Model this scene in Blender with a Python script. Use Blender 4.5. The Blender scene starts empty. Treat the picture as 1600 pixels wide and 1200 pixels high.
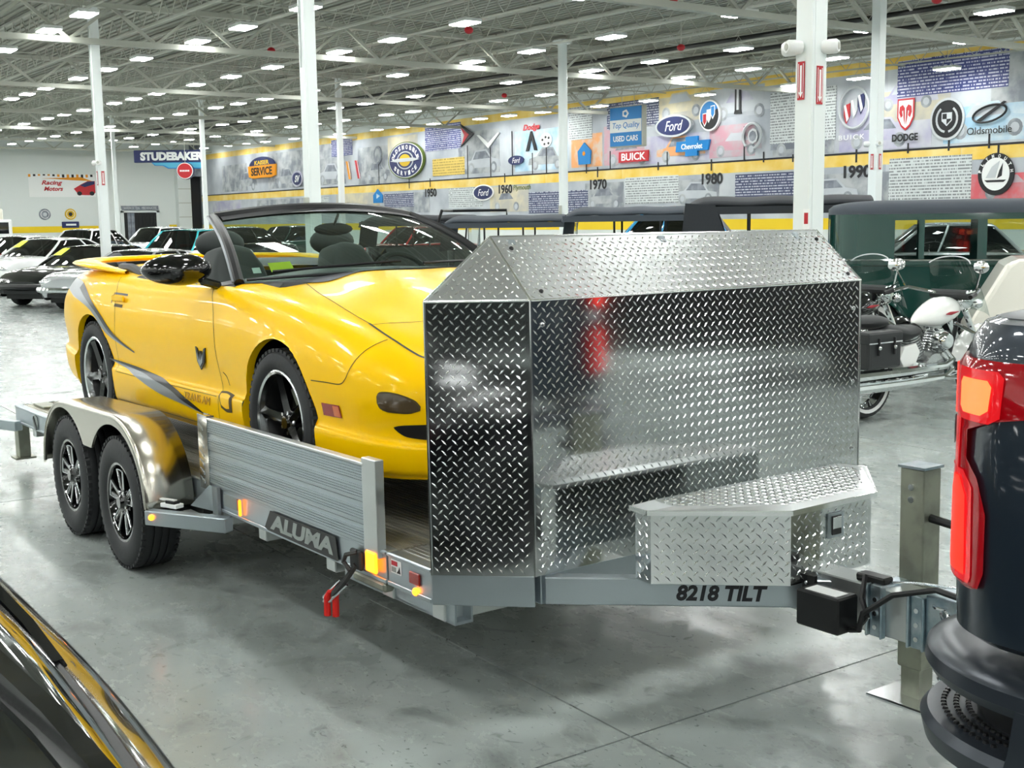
import bpy, bmesh, math, random
from mathutils import Vector, Matrix, Euler

random.seed(7)
S = bpy.context.scene
COL = S.collection
PI = math.pi

# ------------------------------------------------------------------ camera
cam = bpy.data.cameras.new('camera')
cam.sensor_width = 36.0
cam.lens = 36.0 * 1890.0 / 1600.0
cam.clip_start = 0.05
cam.clip_end = 400
cam_o = bpy.data.objects.new('camera', cam)
COL.objects.link(cam_o)


def cam_matrix():
    # down vector and trailer axis in camera space (x right, y down, z forward), measured vanishing points
    n = Vector((.0135, 1, 257.5 / 1890)).normalized()
    up = -n
    d = Vector((-586 - 800, 361 - 600, 1890)).normalized()
    d = (d - up * d.dot(up)).normalized()
    tx = -d
    ty = up.cross(tx)
    R = Matrix((tx, ty, up))
    R = Matrix.Rotation(math.radians(1.32), 3, 'Z') @ R @ Matrix(((1, 0, 0), (0, -1, 0), (0, 0, -1)))
    return Matrix.Translation((0, 0, 1.72)) @ R.to_4x4()


cam_o.matrix_world = cam_matrix()
S.camera = cam_o

# ------------------------------------------------------------------ world + exposure
w = bpy.data.worlds.new('hall_air')
S.world = w
w.use_nodes = True
w.node_tree.nodes['Background'].inputs[0].default_value = (.8, .85, .85, 1)
w.node_tree.nodes['Background'].inputs[1].default_value = 0.0
S.view_settings.view_transform = 'Standard'
S.view_settings.look = 'None'
S.view_settings.gamma = 1.0
S.view_settings.exposure = 0.36
S.view_settings.use_curve_mapping = False
LIGHT_E = 60.0          # strength of the high bay diffusers

# ------------------------------------------------------------------ materials
MATS = {}


def srgb(c):
    def f(v):
        return v / 12.92 if v <= .04045 else ((v + .055) / 1.055) ** 2.4
    if isinstance(c, str):
        c = c.lstrip('#')
        c = tuple(int(c[i:i + 2], 16) / 255 for i in (0, 2, 4))
    return tuple(f(v) for v in c) + (1.0,)


def mat(name, col, rough=.5, metal=0.0, coat=0.0, col2=None, scale=5.0, detail=4.0, lo=.4, hi=.6, bump=0.0, bscale=40.0,
        emit=None, estr=1.0, trans=0.0, alpha=1.0, ior=1.45, rough2=None, stretch=None, coords='Object', aniso=0.0):
    """Principled material; col2 gives a noise-driven second tint, bump a fine relief."""
    if name in MATS:
        return MATS[name]
    m = bpy.data.materials.new(name)
    m.use_nodes = True
    nt = m.node_tree
    b = nt.nodes['Principled BSDF']
    b.inputs['Base Color'].default_value = srgb(col)
    b.inputs['Roughness'].default_value = rough
    b.inputs['Metallic'].default_value = metal
    b.inputs['Coat Weight'].default_value = coat
    b.inputs['Coat Roughness'].default_value = .04
    b.inputs['Transmission Weight'].default_value = trans
    b.inputs['IOR'].default_value = ior
    b.inputs['Alpha'].default_value = alpha
    if emit:
        b.inputs['Emission Color'].default_value = srgb(emit)
        b.inputs['Emission Strength'].default_value = estr
    vec = None
    if col2 or bump or rough2 is not None:
        tc = nt.nodes.new('ShaderNodeTexCoord')
        vec = tc.outputs['Object']
        if coords == 'World':
            g = nt.nodes.new('ShaderNodeNewGeometry')
            vec = g.outputs['Position']
        if stretch:
            mp = nt.nodes.new('ShaderNodeMapping')
            mp.inputs['Scale'].default_value = stretch
            nt.links.new(vec, mp.inputs['Vector'])
            vec = mp.outputs[0]
    if col2 or rough2 is not None:
        n = nt.nodes.new('ShaderNodeTexNoise')
        n.inputs['Scale'].default_value = scale
        n.inputs['Detail'].default_value = detail
        nt.links.new(vec, n.inputs['Vector'])
        r = nt.nodes.new('ShaderNodeMapRange')
        r.inputs['From Min'].default_value = lo
        r.inputs['From Max'].default_value = hi
        nt.links.new(n.outputs['Fac'], r.inputs['Value'])
        if col2:
            mx = nt.nodes.new('ShaderNodeMix')
            mx.data_type = 'RGBA'
            mx.inputs[6].default_value = srgb(col)
            mx.inputs[7].default_value = srgb(col2)
            nt.links.new(r.outputs[0], mx.inputs[0])
            nt.links.new(mx.outputs[2], b.inputs['Base Color'])
        if rough2 is not None:
            mr = nt.nodes.new('ShaderNodeMapRange')
            mr.inputs['To Min'].default_value = rough
            mr.inputs['To Max'].default_value = rough2
            nt.links.new(r.outputs[0], mr.inputs['Value'])
            nt.links.new(mr.outputs[0], b.inputs['Roughness'])
    if bump:
        n2 = nt.nodes.new('ShaderNodeTexNoise')
        n2.inputs['Scale'].default_value = bscale
        n2.inputs['Detail'].default_value = 3
        nt.links.new(vec, n2.inputs['Vector'])
        bp = nt.nodes.new('ShaderNodeBump')
        bp.inputs['Strength'].default_value = bump
        bp.inputs['Distance'].default_value = .01
        nt.links.new(n2.outputs['Fac'], bp.inputs['Height'])
        nt.links.new(bp.outputs[0], b.inputs['Normal'])
    MATS[name] = m
    return m


def text_mat(name, paper, ink, rows=12.0, rough=.55):
    """Printed paragraph seen from afar: rows of broken ink lines (flat print)."""
    if name in MATS:
        return MATS[name]
    m = bpy.data.materials.new(name)
    m.use_nodes = True
    nt = m.node_tree
    b = nt.nodes['Principled BSDF']
    b.inputs['Roughness'].default_value = rough
    tc = nt.nodes.new('ShaderNodeTexCoord')
    sep = nt.nodes.new('ShaderNodeSeparateXYZ')
    nt.links.new(tc.outputs['Object'], sep.inputs[0])

    def math_n(op, a, bv=None, src=None):
        k = nt.nodes.new('ShaderNodeMath')
        k.operation = op
        nt.links.new(a, k.inputs[0])
        if src is not None:
            nt.links.new(src, k.inputs[1])
        elif bv is not None:
            k.inputs[1].default_value = bv
        return k.outputs[0]
    zr = math_n('MULTIPLY', sep.outputs[2], rows)
    fr = math_n('FRACT', zr)
    row = math_n('GREATER_THAN', fr, .52)
    fl = math_n('FLOOR', zr)
    comb = nt.nodes.new('ShaderNodeCombineXYZ')
    nt.links.new(math_n('MULTIPLY', sep.outputs[0], rows * 1.1), comb.inputs[0])
    nt.links.new(math_n('MULTIPLY', fl, 7.3), comb.inputs[2])
    n = nt.nodes.new('ShaderNodeTexNoise')
    n.inputs['Scale'].default_value = 1.6
    n.inputs['Detail'].default_value = 1
    nt.links.new(comb.outputs[0], n.inputs['Vector'])
    word = math_n('GREATER_THAN', n.outputs['Fac'], .45)
    fac = math_n('MULTIPLY', row, src=word)
    fac = math_n('MULTIPLY', fac, .72)
    mx = nt.nodes.new('ShaderNodeMix')
    mx.data_type = 'RGBA'
    mx.inputs[6].default_value = srgb(paper)
    mx.inputs[7].default_value = srgb(ink)
    nt.links.new(fac, mx.inputs[0])
    nt.links.new(mx.outputs[2], b.inputs['Base Color'])
    MATS[name] = m
    return m


# ------------------------------------------------------------------ mesh builder
class MB:
    def __init__(s):
        s.v, s.f = [], []

    def add(s, vs, fs):
        o = len(s.v)
        s.v += [tuple(p) for p in vs]
        s.f += [tuple(i + o for i in f) for f in fs]
        return s

    def box(s, x0, x1, y0, y1, z0, z1):
        return s.add([(x0, y0, z0), (x1, y0, z0), (x1, y1, z0), (x0, y1, z0), (x0, y0, z1), (x1, y0, z1), (x1, y1, z1), (x0, y1, z1)],
                     [(3, 2, 1, 0), (4, 5, 6, 7), (0, 1, 5, 4), (1, 2, 6, 5), (2, 3, 7, 6), (3, 0, 4, 7)])

    def obox(s, c, size, rot):
        o = len(s.v)
        hx, hy, hz = [k / 2 for k in size]
        s.box(-hx, hx, -hy, hy, -hz, hz)
        M = rot.to_matrix() if isinstance(rot, Euler) else rot
        for i in range(o, len(s.v)):
            s.v[i] = tuple(M @ Vector(s.v[i]) + Vector(c))
        return s

    def beam(s, p, q, wd, ht, up=(0, 0, 1)):
        p, q = Vector(p), Vector(q)
        d = (q - p)
        L = d.length
        d.normalize()
        u = Vector(up)
        if abs(d.dot(u)) > .98:
            u = Vector((1, 0, 0))
        sd = d.cross(u).normalized()
        u = sd.cross(d)
        vs = []
        for t in (p, q):
            for a, b in ((-1, -1), (1, -1), (1, 1), (-1, 1)):
                vs.append(t + sd * a * wd / 2 + u * b * ht / 2)
        return s.add(vs, [(0, 1, 2, 3), (7, 6, 5, 4), (0, 4, 5, 1), (1, 5, 6, 2), (2, 6, 7, 3), (3, 7, 4, 0)])

    def tube(s, pts, r, n=8, closed=False, caps=True):
        pts = [Vector(p) for p in pts]
        N = len(pts)
        rs = r if isinstance(r, (list, tuple)) else [r] * N
        o = len(s.v)
        prev = None
        for i in range(N):
            a = pts[i - 1] if (i > 0 or closed) else pts[i]
            b = pts[(i + 1) % N] if (i < N - 1 or closed) else pts[i]
            t = (b - a)
            t = t.normalized() if t.length > 1e-9 else Vector((1, 0, 0))
            if prev is None:
                u = Vector((0, 0, 1)) if abs(t.z) < .9 else Vector((1, 0, 0))
            else:
                u = prev
            sd = t.cross(u)
            if sd.length < 1e-6:
                sd = t.cross(Vector((0, 1, 0)))
            sd.normalize()
            u = sd.cross(t).normalized()
            prev = u
            for k in range(n):
                a_ = 2 * PI * k / n
                s.v.append(tuple(pts[i] + sd * math.cos(a_) * rs[i] + u * math.sin(a_) * rs[i]))
        for i in range(N if closed else N - 1):
            j = (i + 1) % N
            for k in range(n):
                k2 = (k + 1) % n
                s.f.append((o + i * n + k, o + i * n + k2, o + j * n + k2, o + j * n + k))
        if caps and not closed:
            s.f.append(tuple(o + k for k in range(n))[::-1])
            s.f.append(tuple(o + (N - 1) * n + k for k in range(n)))
        return s

    def lathe(s, prof, org=(0, 0, 0), axis='Z', n=24, caps=False, sweep=2 * PI, start=0.0):
        """prof: list of (radius, height along axis)."""
        o = len(s.v)
        full = abs(sweep - 2 * PI) < 1e-6
        m = n if full else n + 1
        for r, h in prof:
            for k in range(m):
                a = start + sweep * k / n
                c, d = r * math.cos(a), r * math.sin(a)
                p = {'Z': (c, d, h), 'Y': (c, h, d), 'X': (h, c, d)}[axis]
                s.v.append((p[0] + org[0], p[1] + org[1], p[2] + org[2]))
        for i in range(len(prof) - 1):
            for k in range(n):
                k2 = (k + 1) % m
                s.f.append((o + i * m + k, o + i * m + k2, o + (i + 1) * m + k2, o + (i + 1) * m + k))
        if caps:
            s.f.append(tuple(o + k for k in range(m)))
            s.f.append(tuple(o + (len(prof) - 1) * m + k for k in range(m)))
        return s

    def prism(s, poly, w0, w1, fn):
        """poly: (u,v) outline; fn(u,v,w) -> xyz."""
        n = len(poly)
        vs = [fn(u, v, w0) for u, v in poly] + [fn(u, v, w1) for u, v in poly]
        fs = [tuple(range(n))[::-1], tuple(range(n, 2 * n))]
        fs += [(i, (i + 1) % n, n + (i + 1) % n, n + i) for i in range(n)]
        return s.add(vs, fs)

    def grid(s, fn, nu, nv):
        o = len(s.v)
        for i in range(nu + 1):
            for j in range(nv + 1):
                s.v.append(tuple(fn(i / nu, j / nv)))
        for i in range(nu):
            for j in range(nv):
                a = o + i * (nv + 1) + j
                s.f.append((a, a + 1, a + nv + 2, a + nv + 1))
        return s

    def ball(s, c, r, n=12, m=8, sc=(1, 1, 1)):
        prof = [(max(1e-4, math.sin(PI * i / m)) * r, -math.cos(PI * i / m) * r) for i in range(m + 1)]
        o = len(s.v)
        s.lathe(prof, (0, 0, 0), 'Z', n)
        for i in range(o, len(s.v)):
            x, y, z = s.v[i]
            s.v[i] = (c[0] + x * sc[0], c[1] + y * sc[1], c[2] + z * sc[2])
        return s

    def mirror_y(s, yc=0.0):
        o = len(s.v)
        vs = [(x, 2 * yc - y, z) for x, y, z in s.v]
        fs = [tuple(reversed(f)) for f in s.f]
        return s.add(vs, fs)

    def xf(s, M):
        s.v = [tuple(M @ Vector(p)) for p in s.v]
        return s

    def mesh(s, name, smooth=False, bevel=0.0, seg=1, fix=False, angle=35):
        me = bpy.data.meshes.new(name)
        me.from_pydata(s.v, [], s.f)
        if bevel or fix:
            bm = bmesh.new()
            bm.from_mesh(me)
            if fix:
                bmesh.ops.remove_doubles(bm, verts=bm.verts, dist=1e-5)
                bmesh.ops.recalc_face_normals(bm, faces=bm.faces)
            if bevel:
                ed = [e for e in bm.edges if len(e.link_faces) == 2 and e.calc_face_angle(0) > .4]
                bmesh.ops.bevel(bm, geom=ed, offset=bevel, segments=seg, profile=.7, affect='EDGES', clamp_overlap=True)
            bm.to_mesh(me)
            bm.free()
        if smooth:
            me.shade_smooth()
            me.set_sharp_from_angle(angle=math.radians(angle))
        return me

    def build(s, name, m, parent=None, smooth=False, bevel=0.0, seg=1, fix=False, angle=35):
        return link(name, s.mesh(name, smooth, bevel, seg, fix, angle), m, parent)


def link(name, me, m=None, parent=None):
    o = bpy.data.objects.new(name, me)
    COL.objects.link(o)
    if m is not None:
        if not isinstance(m, bpy.types.Material):
            m = MATS[m]
        if len(me.materials) == 0:
            me.materials.append(m)
    if parent is not None:
        o.parent = parent
    return o


def empty(name, loc=(0, 0, 0), rot=(0, 0, 0)):
    o = bpy.data.objects.new(name, None)
    COL.objects.link(o)
    o.location = loc
    o.rotation_euler = rot
    o.empty_display_size = .2
    return o


def tag(o, label=None, cat=None, group=None, kind=None):
    if label:
        o['label'] = label
    if cat:
        o['category'] = cat
    if group:
        o['group'] = group
    if kind:
        o['kind'] = kind
    return o


def copy_tree(o, parent=None):
    c = o.copy()
    COL.objects.link(c)
    c.parent = parent
    for ch in list(o.children):
        copy_tree(ch, c)
    return c


def inst(o, loc, parent, rot=None, scale=None):
    c = o.copy()
    COL.objects.link(c)
    c.parent = parent
    c.location = loc
    if rot is not None:
        c.rotation_euler = rot
    if scale is not None:
        c.scale = scale
    return c


def text_mesh(body, size=1.0, width=None, extrude=.004, bold=0.0, shear=0.0, spacing=1.0, align='CENTER'):
    cu = bpy.data.curves.new('lettering', 'FONT')
    cu.body = body
    cu.size = size
    cu.extrude = extrude
    cu.offset = bold * size * 1.6
    cu.shear = shear
    cu.space_character = spacing
    cu.align_x = align
    cu.align_y = 'CENTER'
    cu.resolution_u = 3
    ob = bpy.data.objects.new('lettering', cu)
    COL.objects.link(ob)
    dg = bpy.context.evaluated_depsgraph_get()
    me = bpy.data.meshes.new_from_object(ob.evaluated_get(dg))
    bpy.data.objects.remove(ob)
    bpy.data.curves.remove(cu)
    xs = [v.co.x for v in me.vertices]
    ys = [v.co.y for v in me.vertices]
    if xs and width:
        k = width / (max(xs) - min(xs))
        cy = (max(ys) + min(ys)) / 2
        h = size / max(1e-6, (max(ys) - min(ys)))
        for v in me.vertices:
            v.co.x *= k
            v.co.y = (v.co.y - cy) * h
    return me


def text(name, body, m, parent, M, size, width=None, **kw):
    """Flat raised lettering; size = cap height when width is given. M places local xy into the parent."""
    me = text_mesh(body, size, width, **kw)
    me.name = name
    o = link(name, me, m, parent)
    o.matrix_local = M
    return o


def frame_m(org, xa, ya):
    xa = Vector(xa).normalized()
    ya = Vector(ya)
    za = xa.cross(ya).normalized()
    ya = za.cross(xa)
    M = Matrix((xa, ya, za)).transposed().to_4x4()
    M.translation = org
    return M


def WALLR(x, z, off=.03):      # frame on the mural wall, looking +Y
    return frame_m((x, 30.5 - off, z), (1, 0, 0), (0, 0, 1))


def WALLB(y, z, off=.03):      # frame on the far end wall, looking -X
    return frame_m((-82 + off, y, z), (0, 1, 0), (0, 0, 1))


def lerp(a, b, t):
    return a + (b - a) * t


def pch(xs, ys):
    """monotone-ish cubic through (xs, ys)."""
    n = len(xs)
    d = [(ys[i + 1] - ys[i]) / (xs[i + 1] - xs[i]) for i in range(n - 1)]
    m = [d[0]] + [0 if d[i - 1] * d[i] <= 0 else 2 * d[i - 1] * d[i] / (d[i - 1] + d[i]) for i in range(1, n - 1)] + [d[-1]]

    def f(x):
        if x <= xs[0]:
            return ys[0]
        if x >= xs[-1]:
            return ys[-1]
        i = 0
        while x > xs[i + 1]:
            i += 1
        h = xs[i + 1] - xs[i]
        t = (x - xs[i]) / h
        t2, t3 = t * t, t * t * t
        return (2 * t3 - 3 * t2 + 1) * ys[i] + (t3 - 2 * t2 + t) * h * m[i] + (-2 * t3 + 3 * t2) * ys[i + 1] + (t3 - t2) * h * m[i + 1]
    return f
# ================================================================== building
mat('column_white', '#e4eae8', .45)
mat('steel_grey', '#b2b4a9', .6)
mat('deck_grey', '#9b9d92', .7)
mat('wall_white', '#dfe5e2', .6)
mat('black_pipe', '#1c1d1a', .5)
mat('dark_plastic', '#16181a', .45)
mat('red_sign', '#b8202a', .5)
mat('white_sign', '#eef0ee', .5)
mat('band_yellow', '#f2cf1c', .55)
mat('mural_gold', '#e9bf3a', .6, col2='#f4e2a0', scale=.9, lo=.35, hi=.75)
mat('ink_black', '#1b1c20', .5)
mat('white_plastic', '#e8eae8', .35)


def zceil(x):
    return 6.1 - .0165 * x


# ---- floor: cast slabs with recessed saw joints
def floor_mat():
    m = bpy.data.materials.new('polished_concrete')
    m.use_nodes = True
    nt = m.node_tree
    b = nt.nodes['Principled BSDF']
    g = nt.nodes.new('ShaderNodeNewGeometry')

    def noise(scale, detail, vec=g.outputs['Position'], dist=0.0, rough=.55):
        n = nt.nodes.new('ShaderNodeTexNoise')
        n.inputs['Scale'].default_value = scale
        n.inputs['Detail'].default_value = detail
        n.inputs['Distortion'].default_value = dist
        n.inputs['Roughness'].default_value = rough
        nt.links.new(vec, n.inputs['Vector'])
        return n.outputs['Fac']

    def rng(v, a, b_, c=0.0, d=1.0):
        r = nt.nodes.new('ShaderNodeMapRange')
        r.inputs['From Min'].default_value = a
        r.inputs['From Max'].default_value = b_
        r.inputs['To Min'].default_value = c
        r.inputs['To Max'].default_value = d
        nt.links.new(v, r.inputs['Value'])
        return r.outputs[0]

    def mix(f, c1, c2):
        x = nt.nodes.new('ShaderNodeMix')
        x.data_type = 'RGBA'
        nt.links.new(f, x.inputs[0])
        for i, c in ((6, c1), (7, c2)):
            if isinstance(c, str):
                x.inputs[i].default_value = srgb(c)
            else:
                nt.links.new(c, x.inputs[i])
        return x.outputs[2]
    mp = nt.nodes.new('ShaderNodeMapping')
    mp.inputs['Rotation'].default_value = (0, 0, .6)
    mp.inputs['Scale'].default_value = (1.0, 1.5, 1.0)
    nt.links.new(g.outputs['Position'], mp.inputs['Vector'])
    big = noise(.55, 6)
    base = mix(rng(big, .35, .65), '#8f9794', '#a9b1ae')
    blot = noise(3.2, 9, mp.outputs[0], .3, .68)
    base = mix(rng(blot, .52, .72, 0, .85), base, '#5d6461')
    spots = noise(11.0, 4, g.outputs['Position'], 1.2)
    base = mix(rng(spots, .62, .7, 0, .6), base, '#565c58')
    mp2 = nt.nodes.new('ShaderNodeMapping')
    mp2.inputs['Rotation'].default_value = (0, 0, -.5)
    mp2.inputs['Scale'].default_value = (1.0, 2.2, 1.0)
    nt.links.new(g.outputs['Position'], mp2.inputs['Vector'])
    specks = noise(26.0, 3, mp2.outputs[0], .8)
    base = mix(rng(specks, .655, .7, 0, .8), base, '#3f4441')
    pits = noise(2.1, 2, g.outputs['Position'], 2.0)
    base = mix(rng(pits, .66, .685, 0, .35), base, '#666c69')
    lightv = noise(7.0, 5)
    base = mix(rng(lightv, .6, .75, 0, .35), base, '#c3c8c2')
    warm = noise(.9, 3)
    base = mix(rng(warm, .6, .75, 0, .3), base, '#9b937c')
    nt.links.new(base, b.inputs['Base Color'])
    nt.links.new(rng(blot, .3, .75, .16, .38), b.inputs['Roughness'])
    b.inputs['Specular IOR Level'].default_value = .5
    bp = nt.nodes.new('ShaderNodeBump')
    bp.inputs['Strength'].default_value = .06
    bp.inputs['Distance'].default_value = .01
    nt.links.new(noise(30, 4), bp.inputs['Height'])
    nt.links.new(bp.outputs[0], b.inputs['Normal'])
    MATS['polished_concrete'] = m


floor_mat()
mat('joint_filler', '#3d3f3a', .8)
fl = MB().box(-82, 18, -14, 30.5, -.12, -.012).build('floor', 'joint_filler')
tag(fl, kind='structure')
SL = 5.0
sme = MB().box(-SL / 2 + .004, SL / 2 - .004, -SL / 2 + .004, SL / 2 - .004, -.1, 0).mesh('slab')
sme.materials.append(MATS['polished_concrete'])
for i in range(-16, 4):
    for j in range(-3, 6):
        cx, cy = -2.95 + SL * (i + .5), 2.5 + SL * (j + .5)
        x0, x1 = max(-82, cx - SL / 2), min(18, cx + SL / 2)
        y0, y1 = max(-14, cy - SL / 2), min(30.5, cy + SL / 2)
        if x1 - x0 < .1 or y1 - y0 < .1:
            continue
        if x1 - x0 > SL - .01 and y1 - y0 > SL - .01:
            o = link('slab', sme, None, fl)
            o.location = (cx, cy, 0)
        else:
            MB().box(x0 + .004, x1 - .004, y0 + .004, y1 - .004, -.1, 0).build('slab', 'polished_concrete', fl)

# ---- walls
wr = tag(MB().box(-82.3, 18.3, 30.5, 30.8, 0, 7.6).build('wall_right', 'wall_white'), kind='structure')
wb = tag(MB().box(-82.3, -82, -14, 30.5, 0, 7.6).build('wall_back', 'wall_white'), kind='structure')
wl = tag(MB().box(-82.3, 18.3, -14.3, -14, 0, 7.6).build('wall_left', 'wall_white'), kind='structure')
wf = tag(MB().box(18, 18.3, -14, 30.5, 0, 7.6).build('wall_front', 'wall_white'), kind='structure')

# ---- roof deck (slopes along x), joists along x, joist girders along y
cb = MB()
for k in range(0, 446):
    y0 = -14 + k * .1
    zz = .04 if k % 2 else 0.0
    cb.add([(-82, y0, zceil(-82) + zz), (18, y0, zceil(18) + zz), (18, y0 + .1, zceil(18) + zz), (-82, y0 + .1, zceil(-82) + zz)], [(3, 2, 1, 0)])
    cb.add([(-82, y0 + .1, zceil(-82)), (18, y0 + .1, zceil(18)), (18, y0 + .1, zceil(18) + .04), (-82, y0 + .1, zceil(-82) + .04)], [(3, 2, 1, 0)])
cl = tag(cb.build('ceiling', 'deck_grey'), kind='structure')
GX = [-79.4, -69.0, -58.4, -48.0, -37.4, -26.9, -16.5, -6.4, 4.0, 14.2]
jm = MB()
BL = 10.45
sl = -.0165 * BL
jm.beam((0, 0, -.06), (BL, 0, -.06 + sl), .09, .05)
jm.beam((0, 0, -.52), (BL, 0, -.52 + sl), .07, .04)
N = 12
for k in range(N):
    xa, xb = BL * k / N, BL * (k + .5) / N
    xc = BL * (k + 1) / N
    f = -.0165
    jm.tube([(xa, 0, -.07 + f * xa), (xb, 0, -.52 + f * xb), (xc, 0, -.07 + f * xc)], .013, 5, caps=False)
jme = jm.mesh('joist')
jme.materials.append(MATS['steel_grey'])
for gi in range(len(GX) - 1):
    for r in range(24):
        y = -13 + r * 1.84
        o = link('joist', jme, None, cl)
        o.location = (GX[gi], y, zceil(GX[gi]))
for gx in GX:
    g = MB()
    zt = zceil(gx)
    g.beam((gx, -14, zt - .18), (gx, 30.5, zt - .18), .16, .1)
    g.beam((gx, -14, zt - .95), (gx, 30.5, zt - .95), .18, .12)
    n = 24
    for k in range(n):
        ya, yb, yc = -14 + 44.5 * k / n, -14 + 44.5 * (k + .5) / n, -14 + 44.5 * (k + 1) / n
        g.beam((gx, ya, zt - .2), (gx, yb, zt - .92), .07, .07, up=(1, 0, 0))
        g.beam((gx, yb, zt - .92), (gx, yc, zt - .2), .06, .06, up=(1, 0, 0))
    g.build('girder', 'steel_grey', cl)
    b = MB()
    for y0 in (-9, 3, 9, 15, 21, 27):
        b.tube([(gx + 3.4, y0, zt - .5), (gx + 3.4, y0 + 5.4, zt - .5)], .02, 5)
    b.build('bridging', 'steel_grey', cl)
for py, dz in ((21.6, .5), (23.5, .5)):
    MB().tube([(-75, py, zceil(-75) - dz), (15, py, zceil(15) - dz)], .055, 8).build('sprinkler_pipe', 'black_pipe', cl)
for i, (hx, hy) in enumerate(((-22.3, 14.4), (-27.8, 12.3), (-17, 15.4), (-22, 20.2), (-14.3, 19.4), (-35, 24))):
    q = MB().tube([(0, 0, .05), (0, 0, .7)], .02, 6).build('drop_pipe', 'steel_grey', cl)
    q.location = (hx, hy, zceil(hx) - .75)
    MB().ball((0, 0, 0), .1, 10, 6, (1, 1, .8)).build('valve', 'red_sign', q, True)

# ---- high bay lights
mat('light_housing', '#d9dcd8', .4)
MATS['high_bay_glow'] = mat('high_bay_glow', '#ffffff', .4, emit='#fbfdfb', estr=LIGHT_E)
hb = empty('high_bay_light')
MB().box(-.33, .33, -.2, .2, 0, .07).build('housing', 'light_housing', hb, bevel=.01)
MB().box(-.31, .31, -.18, .18, -.018, -.002).build('diffuser', 'high_bay_glow', hb)
MB().tube([(-.2, 0, .07), (0, 0, .3), (.2, 0, .07)], .006, 5).tube([(0, 0, .3), (0, 0, .75)], .006, 5).build('hanger', 'steel_grey', hb)
LX = [-77.5, -73.2, -70.6, -67.6, -63.6, -61, -58, -53.9, -51.3, -48.5, -44.6, -42.4, -40.0, -36.4, -33.6, -30.7, -26.8, -24.2, -21.2, -17.3, -14.4, -11.4, -8.4, -5, -1.6, 2, 5.4, 9, 12.6, 16]
LY = [-11.5, -7.9, -4.3, -.6, 3.1, 6.9, 10.1, 13.6, 17.4, 21.3, 24.7, 29.3]
ORD = ['first', 'second', 'third', 'fourth', 'fifth', 'sixth', 'seventh', 'eighth', 'ninth', 'tenth', 'eleventh', 'twelfth']
first = True
for ly in LY:
    for lx in LX:
        o = hb if first else copy_tree(hb)
        first = False
        o.location = (lx, ly, zceil(lx) - .8)
        row = ORD[len(LY) - 1 - LY.index(ly)]
        bay = ORD[sum(1 for g_ in GX if g_ < lx)]
        lab = 'high bay light, %s row from the mural wall, %s girder bay from end wall' % (row, bay)
        grp = 'high bay lights of the %s row, %s bay' % (row, bay)
        tag(o, lab, 'ceiling light', grp)

# ---- columns
def red_arrow(parent, M, name='arrow_sign'):
    s = MB().box(-.036, .036, -.15, .15, 0, .005).build(name, 'red_sign', parent)
    s.matrix_local = M
    MB().box(-.027, -.022, -.135, .135, .005, .007).box(.022, .027, -.135, .135, .005, .007).build('sign_border', 'white_sign', s)
    a = MB()
    a.prism([(-.009, .12), (.009, .12), (.009, -.09), (.02, -.09), (0, -.13), (-.02, -.09), (-.009, -.09)], .005, .008, lambda u, v, ww: (u, v, ww))
    a.build('arrow', 'white_sign', s)
    return s


def cctv(parent, loc, yaw):
    c = empty('camera_unit', loc, (0, 0, yaw))
    c.parent = parent
    MB().lathe([(.0, -.02), (.05, -.02), (.058, .03), (.058, .09), (.045, .11), (.0, .11)], (0, 0, 0), 'X', 18).build('housing', 'white_plastic', c, True)
    MB().lathe([(0, .111), (.03, .111), (.027, .115), (0, .115)], (0, 0, 0), 'X', 14).build('lens', 'steel_grey', c, True)
    return c


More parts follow.
